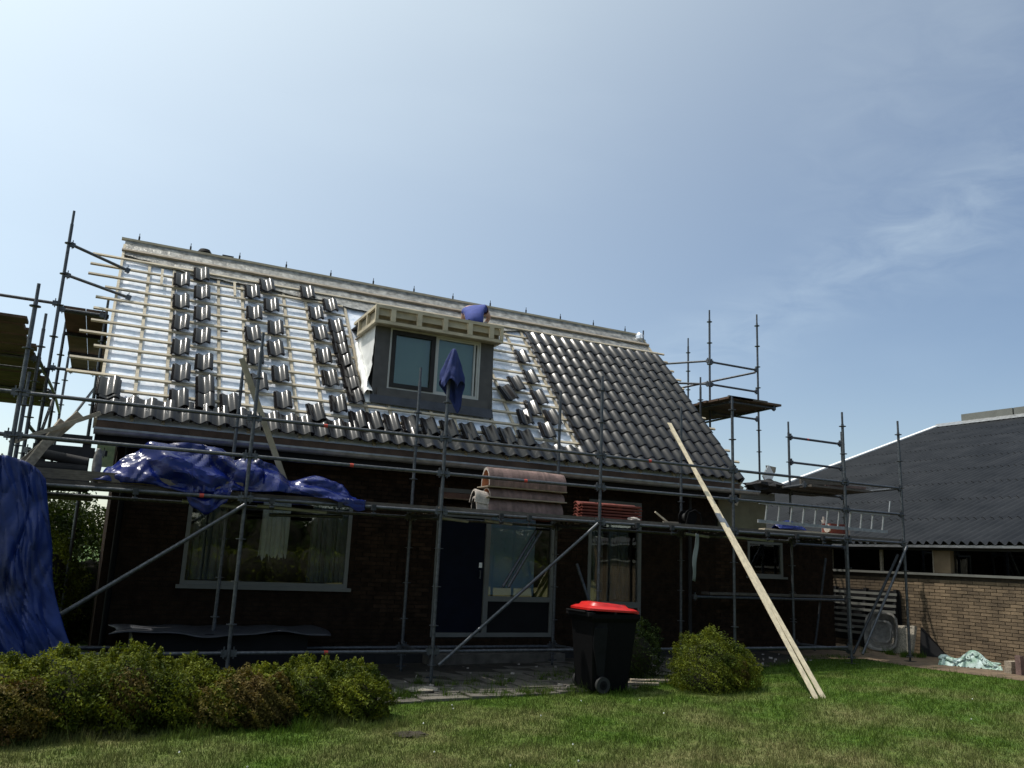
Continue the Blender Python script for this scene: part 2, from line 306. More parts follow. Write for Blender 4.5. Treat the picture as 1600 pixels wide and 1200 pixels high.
def lawn_region(rg, n):
    d = 5.0+12.*rg.rand(n)**1.25; az = R(-9)+R(70)*rg.rand(n); X = d*np.sin(az); Y = d*np.cos(az)
    ylim = np.where(X < 3.4, 9.95, np.where(X < 6.5, 9.9-(X-3.2)*.15, np.where(X < 8.2, 9.42+(X-6.5)*.5, 10.25+(X-8.2)*.36)))
    ylim = ylim+rg.normal(0, .05, n); xr = np.where(Y > 9.8, 12.5, 12.95-(Y-8.3)*.3)+rg.normal(0, .06, n)
    return np.stack([X, Y], 1)[(Y < ylim) & (X < xr) & (X > -2.5)]
props(obj('lawn_grass', blades('lawn_grass', 560000, 3, lawn_region, .022, .055, .0030, M['blade']), None), 'short sunlit lawn grass with dry yellowish patches before the house', 'grass', kind='stuff')
def tall_region(rg, n):
    c = rg.rand(70, 2); X = 3.2+c[:, 0]*5; Y = np.where(X < 6.4, 9.88-(X-3.2)*.14, 9.45+(X-6.4)*.45)+rg.normal(0, .08, 70)
    e = np.stack([X, Y], 1); e2 = np.stack([3.3+rg.rand(40)*4.5, 10.1+rg.rand(40)*.9], 1); e3 = np.stack([rg.uniform(-.6, 3, 40), rg.uniform(8.3, 8.7, 40)], 1)
    e4 = np.stack([rg.uniform(13.6, 14.3, 14), rg.uniform(11, 12, 14)], 1); e = np.concatenate([e, e2, e3, e4])
    return e[rg.randint(0, len(e), n)]+rg.normal(0, .045, (n, 2))
props(obj('weed_tufts', blades('weed_tufts', 15000, 5, tall_region, .05, .12, .004, M['blade']), None), 'longer grass and weed tufts along paving edges and below bushes', 'weeds', kind='stuff')

# ------------------------------------------------------------------ bricks and walls
CAMP = Vector((0, 0, 1.6))
def wall_panel(name, O, U, N, W, z0, z1, openings, m, parent, thick=.2):
    "mortar face with real openings; O origin, U along, N outward"
    us = sorted({0, W, *[o[0] for o in openings], *[o[1] for o in openings]}); zs = sorted({z0, z1, *[min(max(o[2], z0), z1) for o in openings], *[min(max(o[3], z0), z1) for o in openings]})
    def hole(u, z): return u < 0 or u > W or z < z0 or z > z1 or any(a < u < b and c < z < d for a, b, c, d in openings)
    mb = MB(); U = Vector(U); N = Vector(N); O = Vector(O)
    def p(u, z, d): q = O+U*u-N*d; return (q.x, q.y, z)
    for a, b in zip(us, us[1:]):
        for c, d in zip(zs, zs[1:]):
            um, zm = (a+b)/2, (c+d)/2
            if hole(um, zm): continue
            mb.add([p(a,c,0),p(b,c,0),p(b,d,0),p(a,d,0)], [(0,1,2,3)]); mb.add([p(a,c,thick),p(b,c,thick),p(b,d,thick),p(a,d,thick)], [(3,2,1,0)])
            for (q, e, f) in ((hole(a-1e-3, zm), (a, c), (a, d)), (hole(b+1e-3, zm), (b, c), (b, d)), (hole(um, c-1e-3), (a, c), (b, c)), (hole(um, d+1e-3), (a, d), (b, d))):
                if q: mb.add([p(*e,0),p(*f,0),p(*f,thick),p(*e,thick)], [(0,1,2,3)])
    return obj(name, mb, m, parent, smooth=False)
def bricks(parent, O, U, N, W, z0, z1, openings, m, seed, bl=.21, bh=.052, jt=.0105, limit=300, focus=None, jit=.003):
    rg = random.Random(seed); U = Vector(U); N = Vector(N); O = Vector(O); ang = math.atan2(U.y, U.x); pitch = bl+jt; row = bh+jt
    full = []; cut = []; k = 0; z = z0
    while z+bh <= z1+1e-6:
        u = -(pitch/2 if k % 2 else 0)
        while u < W:
            a, b = max(u, 0), min(u+bl, W); segs = [(a, b)]
            for (oa, ob, oc, od) in openings:
                if z < od and z+bh > oc:
                    ns = []
                    for s0, s1 in segs:
                        if s1 <= oa or s0 >= ob: ns.append((s0, s1))
                        else:
                            if s0 < oa: ns.append((s0, oa-.004))
                            if s1 > ob: ns.append((ob+.004, s1))
                    segs = ns
            for s0, s1 in segs:
                if s1-s0 > .02: (full if s1-s0 > bl-.01 else cut).append(((s0+s1)/2, z+bh/2, s1-s0))
            u += pitch
        z += row; k += 1
    f = Vector(focus) if focus else CAMP
    def key(t): q = O+U*t[0]; return (Vector((q.x, q.y, t[1]))-f).length
    full.sort(key=key); cut += full[limit:]; full = full[:limit]
    me = MB().box(-bl/2, bl/2, -.02, .012, -bh/2, bh/2).mesh('brick', m, False)
    for u, z, l in full:
        q = O+U*u+N*rg.uniform(-jit, jit); inst('brick', me, Matrix.Translation((q.x, q.y, z)) @ Matrix.Rotation(ang, 4, 'Z'), parent)
    n = len(cut); V = np.zeros((n*5, 4, 3)); un = np.array(U); nn = np.array(N); i = 0
    for u, z, l in cut:
        q = np.array(O)+un*u+nn*rg.uniform(-jit, jit); q[2] = z; a = un*l/2; b = np.array((0, 0, bh/2)); F = q+nn*.012; K = q-nn*.005
        V[i] = (F-a-b, F+a-b, F+a+b, F-a+b); V[i+1] = (F-a+b, F+a+b, K+a+b, K-a+b); V[i+2] = (K-a-b, K+a-b, F+a-b, F-a-b); V[i+3] = (K-a-b, F-a-b, F-a+b, K-a+b); V[i+4] = (F+a-b, K+a-b, K+a+b, F+a+b); i += 5
    if n: obj('brickwork', tris('brickwork', V, m, 4), None, parent, kind='stuff')

# ------------------------------------------------------------------ house
HX0, HX1 = -.2, 10.6; YE, ZE = 11.95, 3.16; YR, ZR = 15.15, 6.65
P0 = Vector((0, YE, ZE)); VD = (Vector((0, YR, ZR))-P0); VL = VD.length; VD.normalize(); NO = Vector((0, -VD.z, VD.y))
def rp_(x, v, h=0): return P0+Vector((x, 0, 0))+VD*v+NO*h
ROT = Matrix(((1, 0, 0, 0), (0, VD.y, NO.y, 0), (0, VD.z, NO.z, 0), (0, 0, 0, 1)))
house = thing('house', (5.2, 12.4, 0), 'dark brick house with its roof half tiled and foil and battens bare', 'house')
OPEN = [(1.11, 3.44, 1.05, 2.34), (4.81, 6.96, .35, 2.65), (7.62, 8.72, .35, 2.66), (11.18, 12.06, 1.46, 2.11)]
XW = .12
ops = [(a-XW, b-XW, c, d) for a, b, c, d in OPEN]
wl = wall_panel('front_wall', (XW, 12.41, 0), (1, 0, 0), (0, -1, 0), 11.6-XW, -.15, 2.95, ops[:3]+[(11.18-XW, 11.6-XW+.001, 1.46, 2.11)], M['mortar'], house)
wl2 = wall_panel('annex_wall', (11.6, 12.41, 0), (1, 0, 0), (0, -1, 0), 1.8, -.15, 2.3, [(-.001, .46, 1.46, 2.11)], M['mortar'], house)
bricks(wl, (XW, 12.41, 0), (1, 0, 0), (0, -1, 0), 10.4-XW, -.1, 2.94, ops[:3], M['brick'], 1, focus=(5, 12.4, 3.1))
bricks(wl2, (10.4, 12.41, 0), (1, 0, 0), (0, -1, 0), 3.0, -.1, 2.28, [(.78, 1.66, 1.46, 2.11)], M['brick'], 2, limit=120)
obj('annex_parapet', MB().box(10.45, 11.62, 12.36, 12.395, 2.3, 2.9), M['plaster'], house)
obj('annex_fascia', MB().box(10.6, 11.75, 12.25, 12.5, 2.9, 3.04), M['frame'], house)
b = MB(); b.box(XW, XW+.2, 12.62, 18, -.15, 2.95); obj('side_wall', b, M['brick'], house)
b = MB(); b.box(13.2, 13.4, 12.62, 18, -.15, 2.3); obj('side_wall', b, M['brick'], house)
b = MB(); b.box(XW, 13.4, 18, 18.2, -.15, 2.3); obj('rear_wall', b, M['brick'], house)
obj('annex_roof', MB().box(10.4, 13.4, 12.62, 18, 2.2, 2.28), M['dark'], house)
obj('room_ceiling', MB().box(XW+.2, 10.4, 12.62, 18, 2.75, 2.8), M['inside'], house)
obj('room_floor', MB().box(XW+.2, 13.2, 12.62, 18, .0, .12), M['inside'], house)
b = MB(); b.box(4.2, 4.3, 12.62, 16, .12, 2.75).box(7.2, 7.3, 12.62, 16, .12, 2.75).box(9.4, 9.5, 12.62, 16, .12, 2.75).box(XW+.2, 10.4, 16, 16.1, .12, 2.75); obj('room_partition', b, M['inside'], house)
for gx in (XW, 10.28):
    b = MB(); b.prism([(gx, 12.42, 2.8), (gx, 15.15, 6.35), (gx, 18.0, 2.8)], (.12, 0, 0)); obj('gable', b, M['brick'], house, smooth=False)
# roof slabs
def slab(x0, x1, v0, v1, h0, h1):
    mb = MB(); vs = [rp_(x, v, h) for h in (h0, h1) for x, v in ((x0, v0), (x1, v0), (x1, v1), (x0, v1))]
    return mb.add(vs, [(0,3,2,1),(4,5,6,7),(0,1,5,4),(1,2,6,5),(2,3,7,6),(3,0,4,7)])
obj('roof_slab', slab(HX0, HX1, -.02, VL, -.18, -.03), M['black'], house)
bk = MB(); q = [(0, YR, ZR), (0, YR+3.2, ZE), (0, YR+3.2, ZE-.15), (0, YR, ZR-.2)]
bk.prism([(HX0, a, z) for _, a, z in q], (HX1-HX0, 0, 0)); obj('rear_roof_slope', bk, M['foil'], house, smooth=False)
# foil panels between counter battens, each its own slightly slack sheet
cb = [-.17]; x = .23
while x < 10.4: cb += [x, x+.39]; x += 1.11
fo = []
edges = [HX0]+[c for c in cb[1::2]]+[HX1]
for a, b_ in zip(edges, edges[1:]):
    nx, nv = 8, 30; G = []
    for j in range(nv+1):
        v = -.02+(VL-.02)*j/nv; G.append([rp_(a+(b_-a)*i/nx+(-.003 if i == 0 else 0), v, -.028+.004*fbm(i*.7+a*3, j*.6, 2)+.004*math.sin(math.pi*i/nx)) for i in range(nx+1)])
    obj('foil_panel', MB().grid(G), M['foil'], house)
bat = []
def in_dormer(x, v): return 3.55 < x < 5.78 and v > 1.0
for c in cb[1:]+[10.5]:
    if 3.6 < c < 5.75: obj('counter_batten', slab(c-.022, c+.022, 0, 1.15, -.02, .012), M['wood'], house)
    else: obj('counter_batten', slab(c-.022, c+.022, 0, 4.45, -.02, .012), M['wood'], house)
obj('verge_board', slab(-.22, -.18, -.05, 4.62, -.15, .03), M['wood'], house)
obj('verge_board', slab(10.58, 10.62, -.05, 4.62, -.15, .03), M['wood'], house)
for k in range(13):
    v = .235+.3235*k
    lx = HX0-rnd.choice([.1, .28, .4, .5, .18, .45]) if k > 1 else HX0-.03; rx = HX1+rnd.uniform(.05, .32)
    if 3 <= k < 12:
        segs = [(lx, 1.5+rnd.uniform(-.4, .4)), None, (5.80, rx)]; segs = [(lx, 3.52), (5.80, rx)] if k < 12 else [(lx, rx)]
    else: segs = [(lx, rx)]
    for a, b_ in segs:
        cuts = [a]
        while cuts[-1] < b_-4.2: cuts.append(cuts[-1]+rnd.uniform(2.7, 4.0))
        cuts.append(b_)
        for s0, s1 in zip(cuts, cuts[1:]):
            e = rnd.uniform(-.006, .006); obj('batten', slab(s0+.003, s1-.003, v-.022+e, v+.022+e, .014, .044), M['wood'], house)
for xx, vv, ln in ((.43, 3.45, .5), (1.6, 3.5, .45), (6.2, 3.4, .5)): obj('short_batten', slab(xx-.02, xx+.02, vv, vv+ln, .045, .06), M['wood'], house)
obj('ridge_batten', slab(HX0-.03, HX1+.02, 4.37, 4.42, .02, .062), M['wood_old'], house)
obj('ridge_board', MB().box(HX0-.06, HX1+.0, YR-.035, YR+.035, ZR+.035, ZR+.075), M['wood'], house)
obj('ridge_packing', MB().box(HX0+.0, HX1-.05, YR-.02, YR+.02, ZR-.03, ZR+.035), M['membrane'], house)
for i in range(13):
    x = .01+.845*i; mb = MB().box(x-.015, x+.015, YR-.004, YR+.004, ZR+.085, ZR+.15).box(x-.006, x+.006, YR-.003, YR+.003, ZR+.15, ZR+.205)
    obj('ridge_bracket', mb, M['steel_dark'], house)
# crumpled membrane strip under the ridge
def lowv(x):
    pts = [(-.2, 4.25), (.9, 4.0), (2, 3.95), (3.3, 3.85), (4.4, 3.7), (5.8, 3.75), (7.2, 4.02), (10.6, 4.05)]
    for (a, va), (b_, vb) in zip(pts, pts[1:]):
        if x <= b_: return va+(vb-va)*(x-a)/(b_-a)
    return 4.05
G = []; NX = 260
for j in range(17):
    row_ = []
    for i in range(NX+1):
        x = HX0+(HX1-HX0)*i/NX; v0 = lowv(x)+.05*fbm(x*1.7, 0, 3); v = v0+(VL-.02-v0)*j/16
        a = noise.noise(Vector((x*2.2+v*5, v*9, 1))); c = noise.noise(Vector((x*6-v*8, v*20, 4)))
        row_.append(rp_(x, v, .010+.012*abs(a)+.012*abs(c)+.012*abs(noise.noise(Vector((x*3-v*14, v*6, 8))))+(.02 if j in (0,) else 0)))
    G.append(row_)
obj('roof_membrane', MB().grid(G), M['membrane'], house)

# roof tile: S profile, 0.235 m cover
def tile_mesh(name, m, Lt=.42, cover=.235, amp=.0225, th=.014):
    prof = [(-.035, .004), (-.028, -.008), (-.020, .004), (-.012, -.008)]
    for i in range(19):
        u = i/18*1.06
        k_ = amp/.026
        if u < .38: zz = k_*(.000+.014*math.cos(math.pi*u/.38))
        elif u < .80: zz = k_*(.020-.034*math.cos(math.pi*(u-.38)/.42))
        else: zz = k_*max(.026, .054*math.sqrt(max(0, 1-((u-.80)/.27)**2)))
        prof.append((u*cover, zz))
    mb = MB(); top = []
    for v, dz in ((0, 0), (.008, .003), (Lt, 0)): top.append([(u, v, z+th+dz) for u, z in prof])
    bot = [[(u, v, z) for u, z in prof] for v in (0, Lt)]
    mb.grid(top); mb.grid(bot); n = len(prof)
    mb.grid([bot[0], top[0]]); mb.grid([bot[1], top[2]])
    for e in (0, n-1): mb.add([bot[0][e], top[0][e], top[2][e], bot[1][e]], [(0, 1, 2, 3)])
    me = mb.mesh(name, m)
    return me
TL = tile_mesh('tile', M['tile'])
tilt = Matrix.Rotation(R(-3.1), 4, 'X')
def put_tile(x, v, h=.048, rz=0, parent=house, name='tile', tl=tilt, me=None, lift=.036):
    q = rp_(x, v, h+lift); return inst(name, me or TL, Matrix.Translation(q) @ ROT @ Matrix.Rotation(rz, 4, 'Z') @ tl, parent)
C0 = HX0; ncol = 46
for j in range(ncol):
    x = C0+.0+j*.2352
    kmax = 12 if x > 7.26 else 1
    for k in range(kmax):
        put_tile(x+rnd.uniform(-.003, .003), -.035+.3245*k+rnd.uniform(-.006, .006), h=.048+rnd.uniform(-.002, .004), rz=rnd.uniform(-.013, .013))
put_tile(C0, -.035+.3245); put_tile(C0-.02, .02+.3245, .055)
# verge cap tiles right and the doubled left-bottom tile
for k in range(3): obj('verge_tile', slab(10.575, 10.64, -.03+.3245*k, .35+.3245*k, .0+.0, .10), M['tile'], house)
# eaves: fascia strip, gutter, soffit, downpipe
obj('eaves_board', MB().box(HX0+.02, HX1-.02, 11.92, 11.95, 3.03, 3.12), M['deck2'], house)
gt = MB(); G = []
for xx in (HX0, HX1+.35): G.append([(xx, 11.86+.075*math.cos(t)*1.0, 3.0+.075*math.sin(t)) for t in [math.pi+math.pi*i/8 for i in range(9)]])
gt.grid(G); gt.box(HX0, HX1+.35, 11.772, 11.79, 2.985, 3.012); obj('gutter', gt, M['zinc'], house)
obj('soffit', MB().box(HX0+.02, HX1-.02, 11.95, 12.395, 2.93, 2.96), M['black'], house)
obj('fascia_board', MB().box(HX0+.02, HX1-.02, 11.93, 11.95, 2.84, 3.02), M['black'], house)
obj('downpipe', MB().tube((.25, 12.33, 0), (.25, 12.33, 2.9), .04, 10), M['plastic'], house)
obj('downpipe', MB().tube((9.75, 12.33, 0), (9.75, 12.33, 2.9), .035, 10), M['dark'], house)

# windows
def frame(mb, x0, x1, z0, z1, y, t=.06, d=.07):
    mb.box(x0, x0+t, y, y+d, z0, z1).box(x1-t, x1, y, y+d, z0, z1).box(x0+t, x1-t, y, y+d, z1-t, z1).box(x0+t, x1-t, y, y+d, z0, z0+t)
def pane(x0, x1, z0, z1, y, parent, m='glass'): obj('pane', MB().box(x0, x1, y, y+.012, z0, z1), M[m], parent, smooth=False)
def drape(x0, x1, z0, z1, y, n, amp, parent, m, ragged=0, name='curtain'):
    G = []
    for j in range(14):
        f = j/13; G.append([(x0+(x1-x0)*i/(n*8)+.015*math.sin(i*.8+f*2), y+amp*math.sin(i/8*2*math.pi*1.0+1.3*math.sin(f*2+i*.3)), (z0+(ragged*fbm(i*.3, 0, 5) if j == 0 else 0))+(z1-z0)*f) for i in range(n*8+1)])
    obj(name, MB().grid(G), M[m], parent)
b = MB(); frame(b, 1.11, 3.44, 1.05, 2.34, 12.39, .055); b.box(1.06, 3.49, 12.33, 12.385, 1.0, 1.05)
wn1 = obj('window', b, M['frame'], house, smooth=False, label='wide living room window with net curtains')
pane(1.165, 3.385, 1.105, 2.285, 12.42, wn1)
drape(1.2, 1.62, 1.12, 2.28, 12.50, 5, .03, wn1, 'curtain2'); drape(2.12, 2.52, 1.45, 2.28, 12.475, 6, .022, wn1, 'curtain', .12); drape(2.85, 3.38, 1.12, 2.28, 12.50, 7, .03, wn1, 'curtain2')
b = MB(); frame(b, 4.81, 6.96, .35, 2.65, 12.39, .065); b.box(5.68, 5.76, 12.39, 12.46, .415, 2.585).box(4.875, 5.68, 12.39, 12.46, 2.2, 2.26).box(5.76, 6.895, 12.39, 12.46, .9, .98)
db = obj('door_frame', b, M['frame'], house, smooth=False)
b = MB().box(4.885, 5.67, 12.42, 12.46, .42, 2.19); dr = obj('door', b, M['navy'], house, smooth=False)
obj('name_plate', MB().box(5.585, 5.635, 12.405, 12.42, 1.42, 1.50), M['white'], dr)
obj('handle', MB().tube((5.6, 12.38, 1.25), (5.6, 12.38, 1.38), .012).tube((5.6, 12.38, 1.26), (5.6, 12.42, 1.26), .008).tube((5.6, 12.38, 1.37), (5.6, 12.42, 1.37), .008), M['steel'], dr)
pane(4.875, 5.68, 2.26, 2.585, 12.43, db); pane(5.76, 6.895, .98, 2.585, 12.43, db)
obj('door_panel', MB().box(5.76, 6.895, 12.42, 12.45, .415, .9), M['black'], db, smooth=False)
obj('blind', MB().box(5.80, 6.62, 12.475, 12.48, 1.0, 2.35), M['bblind'], db)  # flat blue panel added close behind the side pane, turning the glass bluish
b = MB(); frame(b, 7.62, 8.72, .35, 2.66, 12.39, .06); b.box(7.68, 8.66, 12.39, 12.46, .83, .93)
w2 = obj('window', b, M['frame'], house, smooth=False, label='narrow tall window with a dark lower panel')
pane(7.68, 8.66, .93, 2.6, 12.43, w2); obj('door_panel', MB().box(7.68, 8.66, 12.42, 12.45, .41, .83), M['black'], w2, smooth=False)
drape(7.7, 8.1, .95, 2.55, 12.7, 5, .03, w2, 'curtain2'); drape(8.2, 8.65, .95, 2.55, 12.7, 5, .03, w2, 'curtain2')
b = MB(); frame(b, 11.18, 12.06, 1.46, 2.11, 12.39, .045); b.box(11.12, 12.12, 12.33, 12.385, 1.42, 1.46)
w3 = obj('window', b, M['frame'], house, smooth=False, label='small square annex window'); pane(11.225, 12.015, 1.505, 2.065, 12.42, w3)
drape(11.23, 12.0, 1.5, 2.06, 12.6, 7, .02, w3, 'curtain2')
obj('door_step', MB().box(4.7, 7.05, 12.1, 12.395, -.1, .12), M['paving'], house)
obj('plinth', MB().box(XW-.0, 13.4, 12.375, 12.395, -.15, .12), M['dark'], house)

# ------------------------------------------------------------------ dormer (parts of it are sub-parts)
dm = obj('dormer', MB().prism([(3.66, 12.70, 3.9), (3.66, 12.70, 5.24), (3.66, 13.9, 5.24)], (.03, 0, 0)).prism([(5.74, 12.70, 3.9), (5.74, 12.70, 5.24), (5.74, 13.9, 5.24)], (.03, 0, 0)).box(3.69, 5.74, 13.0, 13.02, 4.3, 5.2), M['dark'], house, smooth=False)
DY = 12.68
b = MB(); b.box(3.66, 3.90, DY-.02, DY+.06, 4.0, 5.24).box(5.52, 5.76, DY-.02, DY+.06, 3.95, 5.24).box(3.90, 5.52, DY-.01, DY+.05, 5.205, 5.24).box(3.74, 5.70, DY-.05, DY+.05, 4.0, 4.19); obj('dormer_surround', b, M['dormergrey'], dm, smooth=False)
obj('dormer_apron', MB().add([rp_(3.62, 1.0, .04), rp_(5.78, .96, .04), (5.78, DY-.055, 4.06), (3.62, DY-.055, 4.06)], [(0, 1, 2, 3)]), M['lead'], dm)
b = MB(); frame(b, 3.90, 5.52, 4.19, 5.205, DY-.03, .028); b.box(4.69, 4.725, DY-.03, DY+.03, 4.218, 5.177); obj('window_frame', b, M['dframe'], dm, smooth=False)
b = MB(); frame(b, 3.93, 4.69, 4.22, 5.175, DY-.045, .07, .05); obj('window_sash', b, M['dark'], dm, smooth=False)
b = MB(); frame(b, 4.725, 5.49, 4.22, 5.175, DY-.02, .03, .04); b.box(5.40, 5.43, DY-.02, DY+.02, 4.25, 5.145); obj('window_sash', b, M['dframe'], dm, smooth=False)
for a, c in ((4.0, 4.62), (4.755, 5.40)):
    obj('pane', MB().box(a, c, DY-.004, DY+.004, 4.29 if a < 4.5 else 4.25, 5.105 if a < 4.5 else 5.145), M['glassd'], dm, smooth=False)
    obj('blind', MB().box(a-.05, c+.06, DY+.06, DY+.065, 4.2, 5.18), M['blind'], dm, smooth=False)
# white cheek sheet, slack and bulging at its foot
for side, xx in ((0, 3.645), (1, 5.775)):
    G = []
    for j in range(21):
        z = 4.02+1.2*j/20; y1 = YE+(z-ZE)*(YR-YE)/(ZR-ZE); yb = DY+.0
        row_ = []
        for i in range(15):
            y = yb+(max(y1, yb+.08)-yb)*i/14; bulge = (.10 if side == 0 else .03)*max(0, 1-j/9)*(1-i/14)+(.05 if side == 0 else .02)*abs(noise.noise(Vector((y*4, z*5, 9))))*(1 if j < 15 else .3)
            row_.append((xx+(-1 if side == 0 else 1)*bulge, y, z))
        G.append(row_)
    obj('cheek_sheet', MB().grid(G), M['white'], dm)
G = []
for j in range(28):
    t = j/27; c = Vector((3.60, 12.62+.95*t, 4.02+1.04*t)); r_ = .085*(1-.55*t)
    G.append([c+Vector((-math.cos(a)*r_*(1+.5*fbm(a, t*5, 1)), (.1)*math.sin(a)*r_, math.sin(a)*r_*1.3*(1+.5*fbm(a, t*6, 7)))) for a in [2*math.pi*i/16 for i in range(16)]])
obj('bunched_sheet', MB().grid(G, True), M['white'], dm)
# flat roof with open ladder-like fascia
FX0, FX1, FY, FZ0, FZ1 = 3.56, 5.84, 12.44, 5.20, 5.50
obj('dormer_flat_roof', MB().box(FX0+.05, FX1-.05, FY+.09, 14.25, 5.44, 5.465), M['lead'], dm)
obj('dormer_soffit', MB().box(FX0+.05, FX1-.05, FY+.09, 13.8, 5.205, 5.22), M['ply'], dm)
obj('fascia_rail', MB().box(FX0, FX1, FY, FY+.045, FZ1-.05, FZ1), M['frame_wood'], dm); obj('fascia_rail', MB().box(FX0, FX1, FY, FY+.045, FZ0, FZ0+.05), M['frame_wood'], dm)
obj('fascia_rail', MB().box(FX0+.05, FX1-.05, FY+.05, FY+.07, FZ1-.16, FZ1-.055), M['frame_wood'], dm)
obj('fascia_lining', MB().box(FX0+.05, FX1-.05, FY+.16, FY+.175, FZ0+.02, FZ1-.06), M['ply'], dm)
for x in (3.585, 3.86, 4.31, 4.77, 5.22, 5.62, 5.815):
    ww = .025 if x in (3.585, 5.815) else .04; obj('fascia_post', MB().box(x-ww, x+ww, FY-.004, FY+.049, FZ0+.05, FZ1-.05), M['frame_wood'], dm)
for xx in (FX0, FX1-.045):
    obj('side_rail', MB().box(xx, xx+.045, FY+.045, 13.75, FZ1-.05, FZ1), M['frame_wood'], dm); obj('side_rail', MB().box(xx, xx+.045, FY+.045, 13.5, FZ0, FZ0+.05), M['frame_wood'], dm)
    for y in (12.95, 13.45): obj('side_post', MB().box(xx, xx+.045, y-.022, y+.022, FZ0+.05, FZ1-.05), M['frame_wood'], dm)
    obj('side_lining', MB().box(xx+(.05 if xx < 4 else -.02), xx+(.06 if xx < 4 else -.01), FY+.06, 13.5, FZ0+.02, FZ1-.06), M['ply'], dm)

# ------------------------------------------------------------------ loose roof tiles laid out on the battens
colA = [(.76, 3.65), (.76, 2.97), (.77, 2.36), (.79, 1.7), (.81, 1.06), (.8, .45)]
colB = [(1.07, 3.94), (1.08, 3.35), (1.08, 2.71), (1.09, 2.07), (1.12, 1.39), (1.14, .83), (1.14, .5)]
colC = [(1.9, 3.65), (1.9, 2.98), (1.88, 2.34), (1.87, 1.72), (1.92, 1.07)]
colD = [(2.17, 3.95), (2.21, 3.32), (2.23, 2.63), (2.21, 2.02), (2.24, 1.35), (2.25, .7)]
colE = [(2.88, 3.96), (2.96, 3.3), (2.98, 2.67), (2.98, 2.01), (3.03, 1.41), (3.08, .77)]
colF = [(3.26, 3.65), (3.3, 2.98), (3.31, 2.64), (3.32, 2.33), (3.33, 2.01), (3.36, 1.70), (3.37, 1.40), (3.39, 1.06)]
rowR = [(3.35, .43), (3.61, .45), (3.9, .46), (4.18, .47), (4.51, .47), (4.87, .47), (5.22, .46), (5.6, .46), (5.9, .46), (6.26, .46)]
ORD = ['topmost', 'second from the top', 'third from the top', 'fourth from the top', 'fifth from the top', 'sixth from the top', 'seventh from the top', 'eighth from the top']
piles = []
for cn, col in (('first column from the left gable', colA), ('second column from the left gable', colB), ('third column from the left gable', colC), ('fourth column from the left gable', colD), ('fifth column from the left gable', colE), ('column beside the dormer cheek', colF)):
    for i, (x, v) in enumerate(col):
        piles.append((x, v, 0, 'loose dark roof tiles, %s in the %s' % ('lowest' if i == len(col)-1 else ORD[i], cn)))
NTH = ['first', 'second', 'third', 'fourth', 'fifth', 'sixth', 'seventh', 'eighth', 'ninth', 'last']
for i, (x, v) in enumerate(rowR): piles.append((x, v, rnd.uniform(-.03, .03), 'loose roof tiles in the row under the dormer, %s from its left end' % NTH[i] if i < 9 else 'loose roof tiles closing the row under the dormer at its right end'))
piles += [(1.49, .48, 0, 'loose roof tiles standing alone just above the eaves near the second column'), (2.73, .49, .02, 'loose roof tiles low on the roof between the fourth and fifth columns')]
for (x, v, rz), lb in zip([(6.94, 2.97, 0), (6.94, 2.31, 0), (6.56, 2.02, .03), (6.32, 1.68, .22), (6.92, 1.69, 0), (6.63, 1.34, -.05), (6.39, 1.05, -.12), (6.98, 1.13, 0), (6.73, .75, -.08)],
    ['highest of the loose roof tiles between dormer and finished tiling', 'loose roof tiles second highest beside the finished tiling', 'loose roof tiles in shade edge right of the dormer window, upper of a diagonal line', 'crooked broken-looking roof tile pile nearest the dormer on its right', 'loose roof tiles in the middle of the bare strip next to the finished tiling', 'loose roof tiles overlapped at the centre of the cluster right of the dormer', 'tilted loose roof tiles at the lower left of the cluster right of the dormer', 'loose roof tiles partly behind the inner scaffold pole beside the finished tiling', 'lowest loose roof tiles of the cluster right of the dormer']):
    piles.append((x, v, rz, lb))
for x, v, rz, lb in piles:
    vs = v-.21; q = rp_(x-.13, vs, .05)
    t = thing('roof_tile_pile', q, lb, 'roof tiles', 'loose roof tiles on the battens')
    a = rz+rnd.uniform(-.035, .035); dx = rnd.uniform(-.012, .012)
    put_tile(x-.112+dx-.007, vs+.030, .05, a-.01, t, 'tile', Matrix.Rotation(R(-1), 4, 'X') @ Matrix.Diagonal((.89, .93, 1, 1)), lift=.018)
    put_tile(x-.112+dx, vs+.018, .05+.022, a+.005, t, 'tile', Matrix.Rotation(R(-1.5), 4, 'X') @ Matrix.Diagonal((.89, .93, 1, 1)), lift=.022)

# ------------------------------------------------------------------ scaffolds
def standard(x, y, z0, z1, parent, r=.0243, jack=True, zr=.2, lean=(0, 0), name='standard'):
    mb = MB(); h = z1-z0
    def at(z): return (x+lean[0]*(z-z0), y+lean[1]*(z-z0), z)
    mb.tube(at(z0), at(z1-.22), r, 10); mb.tube(at(z1-.22), at(z1), r*.78, 10)
    z = zr
    while z < z1-.2:
        if z > z0: mb.tube(at(z-.005), at(z+.005), .062, 12)
        z += .5
    o = obj(name, mb, M['steel'], parent)
    if jack:
        obj('base_jack', MB().box(x-.075, x+.075, y-.075, y+.075, z0-.07, z0-.06).tube((x, y, z0-.06), (x, y, z0+.12), .017).box(x-.07, x+.07, y-.012, y+.012, z0+.03, z0+.05), M['steel_dark'], parent)
    return o
def rail(p, q, parent, name='ledger', r=.0243, ends=True, m='steel', band=None):
    p = Vector(p); q = Vector(q); d = (q-p).normalized(); mb = MB().tube(p+d*.05, q-d*.05, r, 10)
    if ends:
        for e, s in ((p, 1), (q, -1)):
            c = e+d*.055*s; mb.beam(c-d*.035, c+d*.035, .075, .045); mb.box(c.x-.006, c.x+.006, c.y-.02, c.y+.02, c.z-.06, c.z+.075)
    o = obj(name, mb, M[m], parent)
    if band is not None:
        c = p+(q-p)*band; obj('marker_band', MB().tube(c-d*.025, c+d*.025, r+.001, 10), M['band'], o)
    return o
